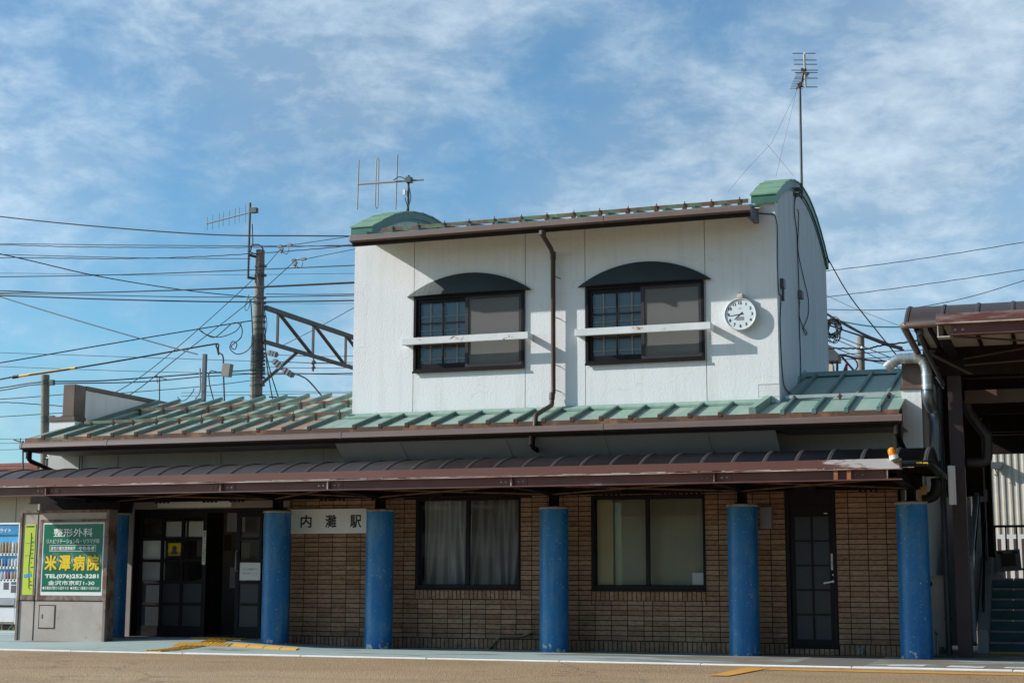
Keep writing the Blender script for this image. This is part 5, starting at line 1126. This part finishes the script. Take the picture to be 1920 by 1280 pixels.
# transformer rig with red legs
TRG = thing('transformer_rig', 'dark transformer on faded red steel legs behind the station corner', 'transformer', V(1562, 700, 12))
a, b_ = V(1546, 678, 12), V(1570, 645, 12); q = MB(); q.prism([(a.x-.4, a.z), (b_.x+.02, a.z), (b_.x+.02, a.z+.16), (a.x+.05, b_.z+.05), (a.x-.4, b_.z+.05)], 'y', 11.9, 12.4); q.build('tank', M['trafo'], TRG)
q = MB(); c = V(1557, 692, 12); q.box(c.x-.12, c.x+.06, 11.9, 12.2, c.z-.09, c.z+.09); q.build('box', M['ivory'], TRG)
q = MB()
for s_, e_ in (((1578, 668), (1610, 705)), ((1570, 672), (1569.5, 720)), ((1588, 682), (1574, 718)), ((1587, 684), (1588, 718)), ((1560, 680), (1566, 710))): q.tube([V(*s_, 12.2), V(*e_, 12.2), V(*e_, 12.2)-Vector((0, 0, 4.2))], .028, 6)
q.build('leg', M['redsteel'], TRG)
# roof aerials
A1 = thing('roof_antenna', 'three-element aerial with tall vertical rods above the left green arch', 'antenna', (-9.6, 2.4, 7.0))
ay = 1.6
q = MB(); q.tube([V(671, 346, ay), V(794, 337, ay)], .016, 8); q.build('boom', M['alu'], A1)
for top, bot in (((673, 300), (670, 393)), ((745.5, 290), (742, 393))): q = MB(); q.tube([V(*bot, ay), V(*top, ay)], .0105, 6); q.build('element', M['alu'], A1)
q = MB(); q.tube([V(705, 390, ay), V(703.6, 385, ay), V(706, 299, ay), V(708, 295.5, ay), V(710.5, 299, ay), V(708.5, 388, ay), V(706.5, 391, ay), V(705, 390, ay)], .009, 6); q.build('folded_element', M['alu'], A1)
q = MB(); q.tube([V(765, 400, ay), V(766, 329, ay)], .022, 8); q.build('mast', M['mast'], A1)
c = V(766.5, 337.5, ay-.03); q = MB(); q.box(c.x-.04, c.x+.05, ay-.08, ay+.03, c.z-.045, c.z+.045); q.build('clamp', M['mast'], A1)
c = V(758.5, 361, ay-.03); q = MB(); q.box(c.x-.018, c.x+.022, ay-.06, ay, c.z-.045, c.z+.045); q.build('junction_box', M['lampplastic'], A1)
q = MB(); q.tube(smooth_path([V(738, 338, ay-.03), V(747, 332, ay-.05), V(757, 334, ay-.05), V(764, 343, ay-.05), V(768, 355, ay-.05), V(770, 370, ay-.05), V(767, 384, ay-.05), V(764, 395, ay-.05)]), .008, 6); q.tube(smooth_path([V(759, 370, ay-.04), V(762, 380, ay-.04), V(764, 388, ay-.04), V(762, 396, ay-.04)]), .008, 6); q.build('lead', M['cable'], A1)
A2 = thing('television_antenna', 'tall television aerial mast fixed to the right gable wall', 'antenna', (-3.6, .9, 6.4))
mx = PX(1503, 365, -3.60); my = mx.y
tp_, bt_ = P(1499.5, 160, my), P(1503.5, 373, my)
q = MB(); q.tube([(bt_.x, my, bt_.z), (tp_.x, my, tp_.z)], .021, 8); q.build('mast', M['mast'], A2)
q = MB()
for py in (357, 367.5): z = P(1500, py, my).z; q.box(-3.695, bt_.x, my-.16, my+.01, z-.012, z+.012)
q.box(-3.697, -3.685, my-.22, my-.16, P(1500, 372, my).z, P(1500, 352, my).z); q.build('bracket', M['mast'], A2)
q = MB(); b0_, b1_ = P(1507.5, 100, my-.1), P(1511, 163, my-.1)
q.tube([P(1508, 100, my-.9), P(1511, 163, my+.2)], .017, 6); q.build('boom', M['lampplastic'], A2)
for l_, r_, py in ((1486, 1529, 100.5), (1488, 1531, 113), (1489, 1532, 121), (1484, 1533.5, 132), (1490, 1533, 136.5), (1490, 1533, 147), (1495, 1533, 163.5)):
    t = (py-100)/63.; yy = my-.9+1.1*t; a, b_ = P(l_, py, yy), P(r_, py, yy); q = MB(); q.tube([a, b_], .008, 5); q.build('element', M['mast'], A2)
q = MB(); q.tube([P(1516, 137, my-.3), P(1493, 167, my+.5)], .014, 6); q.build('small_boom', M['mast'], A2)
for i in range(10):
    t = i/9.; py = 138+29*t; l_ = 1493-12*t; r_ = 1519-14*t; yy = my-.3+.8*t; q = MB(); q.tube([P(l_, py, yy), P(r_, py-.8, yy)], .005, 5); q.build('element', M['mast'], A2)
q = MB(); c = P(1500, 160, my-.04); q.obox((c.x, my-.04, c.z), (.03, 0, .018), (0, .03, 0), (-.012, 0, .03)); c = P(1507, 131, my-.4); q.obox((c.x, my-.4, c.z), (.04, 0, 0), (0, .02, 0), (0, 0, .022)); q.tube(smooth_path([P(1509, 131, my-.35), P(1505, 145, my-.2), P(1503, 158, my-.05)]), .012, 6); q.build('clamp', M['rust'], A2)
for nm, pts in (('left', [P(1495, 168, my), P(1447, 268, my-.1), P(1400, 318, my-.3), P(1365, 360, my-.4)]), ('inner', [P(1494, 168, my), P(1455, 330, my)]), ('short', [P(1438, 270, my-.1), P(1488, 330, my)])):
    q = MB(); q.tube(pts, .0022, 4); tag(q.build('stay_wire', M['cableg'], loc=pts[0]), {'left': 'thin stay wire slanting left from the television mast to the upper roof', 'inner': 'thin stay wire close to the television mast dropping to the right arch', 'short': 'short thin stay wire crossing between the other mast stays'}[nm], 'wire')
# little far aerials
for px, py0, py1, lab, y in ((299, 706, 750, 'tiny distant aerial seen over the patinated roof', 30), (43, 826, 862, 'small aerial at the left edge beside the red roof', 14)):
    t = thing('roof_antenna', lab, 'antenna', V(px, py1, y)); q = MB(); q.tube([V(px, py1+25, y), V(px, py0, y)], .025, 6); q.build('mast', M['mast'], t); q = MB(); q.tube([V(px-9 if px > 100 else px-17, py0-2, y), V(px+13 if px > 100 else px+4, py0+5, y)], .02, 5); q.build('boom', M['mast'], t); q = MB(); q.tube([V(px-5, py0-5, y), V(px-4, py0+12, y)], .015, 5); q.build('element', M['mast'], t)
# floodlight box on cable
q = MB(); c = V(426, 694, 10); q.obox((c.x, 10, c.z), (.10, 0, -.01), (0, .08, 0), (.02, 0, .15)); tag(q.build('floodlight', plain('floodlight_grey', (.22, .20, .17), .6), loc=c), 'small grey floodlight box hung among the wires left of the pole', 'floodlight')

# ---- overhead wires
def wire(pts, y, r=.012, label='', group='overhead wires left of the station', mt_=None, name='overhead_wire', jag=0.0):
    q = [V(a, b_, y) if not isinstance(y, (list, tuple)) else V(a, b_, y[i]) for i, (a, b_) in enumerate(pts)]
    p = smooth_path(q, 8)
    if jag: p = [v+Vector((0, 0, jag*(1 if i % 2 else -1))) for i, v in enumerate(p)]
    o = MB(); o.tube(p, r, 6, cap=False); return tag(o.build(name, mt_ or M['cable'], loc=q[0]), label, 'wire', group)
GL = 'overhead wires left of the station'
THIN = 'thin dark overhead line crossing the sky left of the station'
T = 1.0
wire([(-300, 368), (0, 406), (200, 426), (400, 440), (560, 442), (720, 443)], 13, .017, 'thick black cable highest of the lines left of the station')
wire([(-300, 455), (0, 457), (300, 460), (720, 462)], 14, .010, THIN, GL)
wire([(-300, 455), (0, 459), (150, 463), (400, 464), (560, 462), (720, 457)], 14, .011, THIN, GL, jag=.006)
wire([(-300, 470), (0, 477), (150, 481), (300, 484), (470, 485)], 14, .010, THIN, GL)
wire([(-300, 486), (0, 483), (200, 485), (350, 482), (480, 475), (600, 466), (720, 454)], 14, .012, THIN, GL, jag=.006)
wire([(-300, 522), (0, 519), (220, 515), (420, 508), (720, 495)], 13, .013, THIN, GL)
wire([(-300, 515), (0, 512), (300, 516), (720, 512)], 22, .007, THIN, GL)
wire([(-300, 540), (0, 545), (120, 549), (300, 545), (480, 539), (720, 528)], 13, .016, 'paired thick cable dipping across behind the concrete pole', GL)
wire([(-300, 560), (0, 549), (160, 548.5), (400, 541), (720, 526)], 13, .013, 'paired thick cable dipping across behind the concrete pole', GL)
wire([(-300, 545), (0, 551), (130, 552), (400, 557), (720, 553)], 13.5, .012, THIN, GL)
wire([(-300, 545), (0, 554), (200, 561), (400, 565.5), (560, 565), (720, 562)], 13.5, .019, 'thickest black cable level with the top of the lattice arm', GL)
wire([(-200, 440), (0, 476), (180, 517), (340, 543), (460, 556), (467, 557)], [9, 9, 12, 14, 15.8, 15.8], .014, 'black cable slanting down from the upper left edge to the concrete pole')
wire([(-200, 490), (0, 556), (150, 602), (300, 645), (370, 664)], [8, 8, 7, 6.3, 6], .014, 'black cable slanting down to the short steel post')
wire([(-200, 711), (0, 680), (150, 654), (370, 617), (472, 601)], [11, 11, 12, 14.5, 15.8], .015, 'cable rising rightward above the yellow-sleeved one')
wire([(372, 617), (385, 626), (410, 632), (440, 622), (452, 607), (446, 604)], 14.5, .013, 'loose black tail looping under the cable by the pole')
yw = wire([(-200, 750), (0, 711), (30, 706), (140, 690), (260, 670), (395, 646), (405, 648), (410, 665)], [10, 10, 10, 10, 10.5, 11, 11, 11], .020, 'thick black cable with a yellow sleeve at the left')
q = MB(); q.tube([V(33, 705.5, 10), V(90, 697.5, 10.0), V(142, 689.5, 10)], .032, 8); sl = q.build('yellow_sleeve', M['yellow'], yw)
q = MB(); q.tube([V(24, 707, 10), V(35, 705.3, 10)], .042, 8); q.build('sleeve_clip', M['black'], yw)
wire([(-200, 655), (0, 661), (300, 671), (720, 685)], 24, .010, THIN, GL)
wire([(-200, 680), (0, 687), (300, 697), (720, 703)], 24, .010, THIN, GL)
wire([(-200, 755), (0, 727), (80, 716), (200, 713), (380, 700), (480, 693)], [10, 10, 9, 11, 13, 15.8], .016, 'lower pair of black cables running from the plain post to the pole', GL)
wire([(-200, 760), (0, 732), (80, 720), (260, 716), (380, 706), (480, 700)], [10, 10, 9, 11, 13, 15.8], .014, 'lower pair of black cables running from the plain post to the pole', GL)
wire([(180, 740), (300, 731), (400, 722), (480, 712)], [12, 13, 14, 15.8], .010, THIN, GL)
wire([(-200, 755), (0, 748), (122, 739)], 12, .012, THIN, GL)
wire([(-200, 752), (0, 754), (60, 757), (130, 762)], 11, .013, THIN, GL, jag=.004)
wire([(-200, 790), (0, 781), (95, 775), (125, 774)], 12, .011, THIN, GL)
wire([(-100, 824), (0, 823), (50, 823)], 16, .008, THIN, GL); wire([(-100, 832), (0, 831), (50, 830)], 16, .008, THIN, GL); wire([(-100, 844), (0, 843), (40, 842)], 16, .008, THIN, GL)
wire([(100, 786), (125, 776), (240, 722), (340, 645), (474, 524), (526, 467)], [.4, 1, 4, 7, 10, 12], .008, 'thin diagonal service wire rising from the parapet to the upper insulators')
wire([(100, 790), (140, 778), (240, 742), (340, 665), (461, 571), (550, 492)], [.4, 1, 4, 7, 10, 12], .009, 'thin diagonal service wire rising from the parapet to the lower insulators')
for k, (px, py) in enumerate(((530, 462), (556, 488))):
    i_ = thing('insulator', ('pair of small insulators on the upper service wire' if k == 0 else 'pair of small insulators on the lower service wire'), 'insulator', V(px, py, 12)); q = MB()
    
    for p_, ax_, az_ in ((V(px-5, py, 12), (.05, 0, .01), (-.01, 0, .03)), (V(px+13, py-2, 12), (.06, 0, .01), (-.01, 0, .03)), (V(px-2, py+7, 12), (.03, 0, .06), (-.02, 0, .02))): MB().obox(p_, ax_, (0, .03, 0), az_).build('porcelain_body', M['insul'], i_)
    q = MB(); q.tube([V(px-5, py, 12), V(px+20, py-3, 12)], .012, 5); q.tube([V(px+20, py-3, 12), V(720, py-28-(4 if k else 0), 13)], .008, 5, cap=False); q.tube(smooth_path([V(px-2, py+10, 12), V(px+8, py+14, 12), V(px+12, py+4, 12)]), .008, 5); q.build('tail', M['cable'], i_)
wire([(494, 640), (500, 600), (480, 530)], 15.7, .010, 'cable running up the face of the wire-wound pole')
for k, pts in enumerate(([(480, 500), (492, 560), (497, 620), (500, 680), (513, 760)], [(490, 560), (496, 640), (505, 690), (527, 760)], [(470, 560), (474, 640), (474, 765)])):
    wire(pts, 15.6, .016, ('black lead hanging closest along the right of the wire-wound pole', 'black lead swinging farthest right of the wire-wound pole', 'straight lead down the left of the wire-wound pole')[k])
wire([(475, 640), (466, 655), (452, 663), (440, 662), (431, 652), (436, 640), (444, 645), (440, 655), (434, 648), (452, 632), (452, 611), (436, 606), (405, 631), (388, 628), (376, 619)], 14.6, .014, 'black cable coil hanging left of the wire-wound pole', name='cable_loop')
wire([(467, 552), (462, 566), (459, 578), (463, 582), (468, 570), (466, 556)], 15.5, .010, 'small teal cable tuft beside the head of the pole', mt_=M['cableteal'], name='cable_loop')
wire([(410, 645), (410, 660), (418, 668), (419, 700), (421, 757)], 11, .018, 'black cable dropping behind the patinated roof past the floodlight')
wire([(391, 700), (393, 720), (398, 740), (402, 757)], 11.5, .014, 'short black cable dropping behind the roof right of the steel post')
wire([(391, 702), (396, 695), (406, 697)], 11.5, .014, 'hooked black cable end beside the steel post')
wire([(333, 744), (340, 751), (350, 748), (361, 735), (364, 728)], 9, .010, 'sagging thin loop left of the steel post')
wire([(549, 700), (565, 705), (580, 715), (605, 744)], 15, .020, 'thick black jumper arcing down from the strain insulators')
wire([(505, 744), (560, 745), (620, 747), (720, 746)], 22, .028, 'heavy dark conductor low behind the roof')
for k, (y0_, y1_) in enumerate(((664, 668), (677, 680), (688, 690), (698, 700), (702, 701))):
    wire([(495, y0_), (600, y1_), (720, y1_-2)], 20, .010, THIN, GL)
for y0_, y1_ in ((733, 734), (739, 737)): wire([(340, y0_+3), (480, y0_+1), (600, y1_), (720, y1_)], 24, .009, THIN, GL)
wire([(498, 551), (600, 552), (720, 550)], 13, .011, THIN, GL); wire([(498, 568), (600, 569), (720, 568)], 16, .007, THIN, GL, mt_=M['cableteal'])
wire([(525, 650), (600, 612), (720, 545)], [16, 15, 12], .009, 'thin line climbing right across the lattice arm')
# hanging insulators on the lattice arm
hi = thing('insulator', 'bell-shaped insulator hanging under the lattice arm', 'insulator', (tx, ys[1], zb_)); c = Vector((tx, PX(587, 690, tx).y, zb_))
q = MB(); s_ = (c-CAM).length/F_PX*1.05; q.lathe([(1.5*s_, 0), (1.5*s_, -6*s_), (5*s_, -10*s_), (7*s_, -13*s_), (2.5*s_, -14*s_), (2.5*s_, -18*s_), (6*s_, -21*s_), (2*s_, -23*s_), (2*s_, -27*s_)], c, 14); q.build('body', M['insul'], hi)
for k, (a, b_) in enumerate((((514, 676), (528, 690)), ((532, 693), (549, 704)), ((504, 661), (519, 665)))):
    p0, p1 = V(*a, 15.4), V(*b_, 15.4); d = (p1-p0); q = MB()
    for i in range(7):
        t = i/6; q.obox(p0+d*t, d.normalized()*.03, Vector((0, .07 if i % 2 else .04, 0)), d.normalized().cross(Vector((0, 1, 0)))*(.075 if i % 2 else .04))
    tag(q.build('insulator', M['insul'], loc=p0), ('grey ribbed strain insulator nearest the pole brace', 'grey ribbed strain insulator at the end of the black jumper', 'small ribbed insulator just under the lower chord')[k], 'insulator')
# wires right of the station
GR = 'overhead wires right of the station'
TR_ = 'thin dark line rising to the right edge of the sky'
wire([(1500, 512), (1548, 508), (1700, 489), (1920, 454), (2200, 404)], 12, .008, TR_, GR, jag=.003); wire([(1500, 562), (1548, 557), (1720, 535), (1920, 505), (2200, 458)], 12, .008, TR_, GR, jag=.003)
wire([(1500, 577), (1550, 580), (1640, 581), (1720, 576), (1820, 556), (1920, 526), (2100, 470)], 12, .008, TR_, GR)
wire([(1548, 477), (1590, 550), (1640, 615), (1686, 672)], [4.9, 4.2, 3.4, 2.6], .010, 'straight stay wire slanting down from the rear of the right arch')
for k, pts in enumerate(([(1545, 583), (1556, 592), (1600, 617), (1650, 641), (1692, 652)], [(1545, 604), (1556, 600), (1570, 600), (1620, 627), (1660, 643), (1692, 656)])):
    wire(pts, 9, .028 if k else .024, ('thick black cable bundle sloping to the brown parapet', 'second thick black cable bundle arching from the coil to the parapet')[k], GR)
wire([(1556, 610), (1585, 620), (1625, 633), (1665, 648), (1695, 656)], 9.2, .018, 'thinner black cable just beneath the thick bundles', GR)
wire([(1545, 653), (1600, 653), (1625, 654), (1650, 648), (1710, 640), (1760, 632)], 9.4, .018, 'twisted dark cable passing the concrete pole at right', GR, jag=.006)
wire([(1545, 598), (1575, 602), (1620, 610), (1660, 613), (1760, 612)], 10, .014, 'teal cable sagging level behind the tall canopy', GR, mt_=M['cableteal'])
wire([(1545, 551), (1600, 577), (1690, 612), (1760, 640)], 14, .006, 'hair-thin line descending toward the tall canopy', GR, mt_=M['cableg'])
for k, pts in enumerate(([(1570, 630), (1620, 650), (1700, 682), (1800, 720)], [(1545, 628), (1600, 650), (1660, 678), (1700, 697)], [(1555, 648), (1600, 665), (1640, 678), (1700, 690)], [(1552, 666), (1600, 663), (1700, 657), (1760, 655)], [(1552, 675), (1600, 673), (1680, 669), (1760, 668)], [(1552, 672), (1575, 665), (1620, 674), (1660, 677), (1720, 678)])):
    wire(pts, 13, .022 if k == 5 else .010, 'thick drooping black line at the foot of the right pole' if k == 5 else 'thin line crossing low behind the right concrete pole', GR)
wire([(1575, 665), (1600, 672), (1608, 685), (1600, 697), (1585, 702), (1568, 700), (1560, 697)], 12, .018, 'black cable loop hanging under the transformer', name='cable_loop')
q = MB(); rr = random.Random(5)
for i in range(13):
    cx_, cy_ = 1559+rr.uniform(-6, 6), 619+rr.uniform(-6, 6); rx, ry, ph = rr.uniform(9, 18), rr.uniform(11, 21), rr.uniform(0, 6)
    q.tube([V(cx_+rx*math.cos(t/12*6.28+ph)*(1+.1*math.sin(3*t)), cy_+ry*math.sin(t/12*6.28+ph), 8.5+.1*math.sin(t+i)) for t in range(13)], .009, 5, cap=False)
tag(q.build('cable_coil', M['cable'], loc=V(1560, 620, 8.5)), 'tangled coil of black cable hanging at the rear corner of the station', 'cable')
q = MB()
for i in range(3): q.tube([V(1561+(9+3*i)*math.cos(t/10*6.28), 618+(12+2*i)*math.sin(t/10*6.28), 8.45) for t in range(11)], .008, 5, cap=False)
tag(q.build('cable_coil', M['cableteal'], loc=V(1560, 620, 8.45)), 'thin teal cable rings within the black tangle', 'cable')
# cables on the side wall of the upper storey
SX = -3.692
def side(pts): return smooth_path([(SX+.012, PX(a, b_, SX).y, PX(a, b_, SX).z) for a, b_ in pts], 5)
q = MB(); a = P(1414, 399, -.02); b_ = P(1447, 401, -.02); q.tube(smooth_path([(a.x, -.012, a.z), (b_.x-.1, -.012, b_.z+.01), (-3.72, -.012, b_.z-.01), (-3.69, .0, b_.z-.06), (SX+.012, .06, b_.z-.15)])+side([(1456, 430), (1457, 520), (1459, 550), (1463, 556), (1461, 600), (1463, 660), (1466, 705), (1470, 726), (1482, 737), (1493, 731)])[0:], .008, 6)
tag(q.build('wall_cable', M['cable'], loc=(SX, .1, 5.5)), 'black cable running from the gutter end down the front corner of the side wall', 'cable')
q = MB(); q.tube(side([(1494, 365), (1489, 375), (1488, 400), (1493, 440), (1495, 500), (1497, 555), (1497, 600), (1499, 660), (1500, 722), (1494, 730), (1505, 729)]), .008, 6)
tag(q.build('wall_cable', M['cable'], loc=(SX, .8, 5.5)), 'black aerial lead running down the middle of the side wall', 'cable')
q = MB(); q.tube(side([(1494, 393), (1496, 400), (1496, 420), (1495, 470), (1505, 520), (1514, 560), (1514, 590), (1506, 612), (1504, 616), (1510, 628), (1511, 622), (1503, 610), (1497, 590), (1498, 565)]), .007, 6)
tag(q.build('wall_cable', M['cable'], loc=(SX, 1.2, 5.0)), 'slack black cable looping out on the side wall', 'cable')
p_ = PX(1498, 553, SX); q = MB(); q.box(SX-.002, SX+.06, p_.y-.10, p_.y+.10, p_.z-.06, p_.z+.06); tag(q.build('junction_box', plain('grey_box', (.16, .16, .15), .6), loc=p_, bevel=.006), 'small grey junction box on the upper side wall', 'junction box')
p_ = PX(1464, 536, SX); q = MB(); q.box(SX-.002, SX+.05, p_.y-.05, p_.y+.12, p_.z-.03, p_.z+.10); q.tube([(SX+.03, p_.y, p_.z-.03), (SX+.03, p_.y, p_.z-.22)], .02, 6); tag(q.build('wall_bracket', M['mast'], loc=p_), 'small grey cable bracket near the front corner of the side wall', 'bracket')

# ---- unseen houses added behind the camera for the window panes to mirror
for k, (x, w_, h_, y, wc, rc) in enumerate(((-44, 11, 5.6, -52, 'cream', 'redroof'), (-29, 10, 6.4, -56, 'offwhite', 'darkpanel'), (-14, 12, 5.2, -50, 'grey', 'brownclad'), (2, 11, 6.8, -55, 'cream', 'darkpanel'), (18, 12, 5.8, -52, 'offwhite', 'redroof'))):
    t = thing('house', ('cream house with red roof, first', 'white house with dark roof, second', 'grey house with brown roof, third', 'cream house with dark roof, fourth', 'white house with red roof, last')[k]+' from the west of those added across the forecourt', 'house', (x, y, 0), 'houses added across the forecourt')
    MB().box(x-w_/2, x+w_/2, y-7, y, -.1, h_).build('wall', M[wc], t)
    MB().prism([(y+.6, h_), (y-3.5, h_+2.0), (y-7.6, h_), (y-7.6, h_-.15), (y-3.5, h_+1.8), (y+.6, h_-.15)], 'x', x-w_/2-.5, x+w_/2+.5).build('roof', M[rc], t)
    for i in range(3):
        for z in (1.0, 3.5):
            if z+1.2 < h_: a = x-w_/2+1.2+i*(w_-2.0)/3; MB().box(a, a+1.5, y, y+.06, z, z+1.2).build('window', M['frost'], t)

# ---- small fittings in the stair passage
for k, x in enumerate((-.55, .35)):
    tag(MB().box(x, x+.62, 1.2, 1.3, 3.86, 3.93).build('lamp_fixture', M['lampplastic'], loc=(x, 1.25, 3.9), bevel=.006), ('unlit tube lamp under the dark passage roof nearest the dark red post', 'unlit tube lamp under the dark passage roof at the picture edge')[k], 'lamp')
q = MB(); q.tube(smooth_path([(-1.23, 4.55, 3.6), (-1.22, 4.55, 2.2), (-1.22, 4.55, 1.3)]), .015, 6); q.box(-1.30, -1.18, 4.54, 4.58, 2.25, 2.45); tag(q.build('switch_box', M['grey'], loc=(-1.24, 4.56, 2.3)), 'small grey switch box with conduit on the dark boarded pillar', 'switch box')
q = MB(); q.box(-1.115, 3.2, 1.74, 1.80, -.015, .012); struct(q.build('step_edge_strip', M['tactile']))
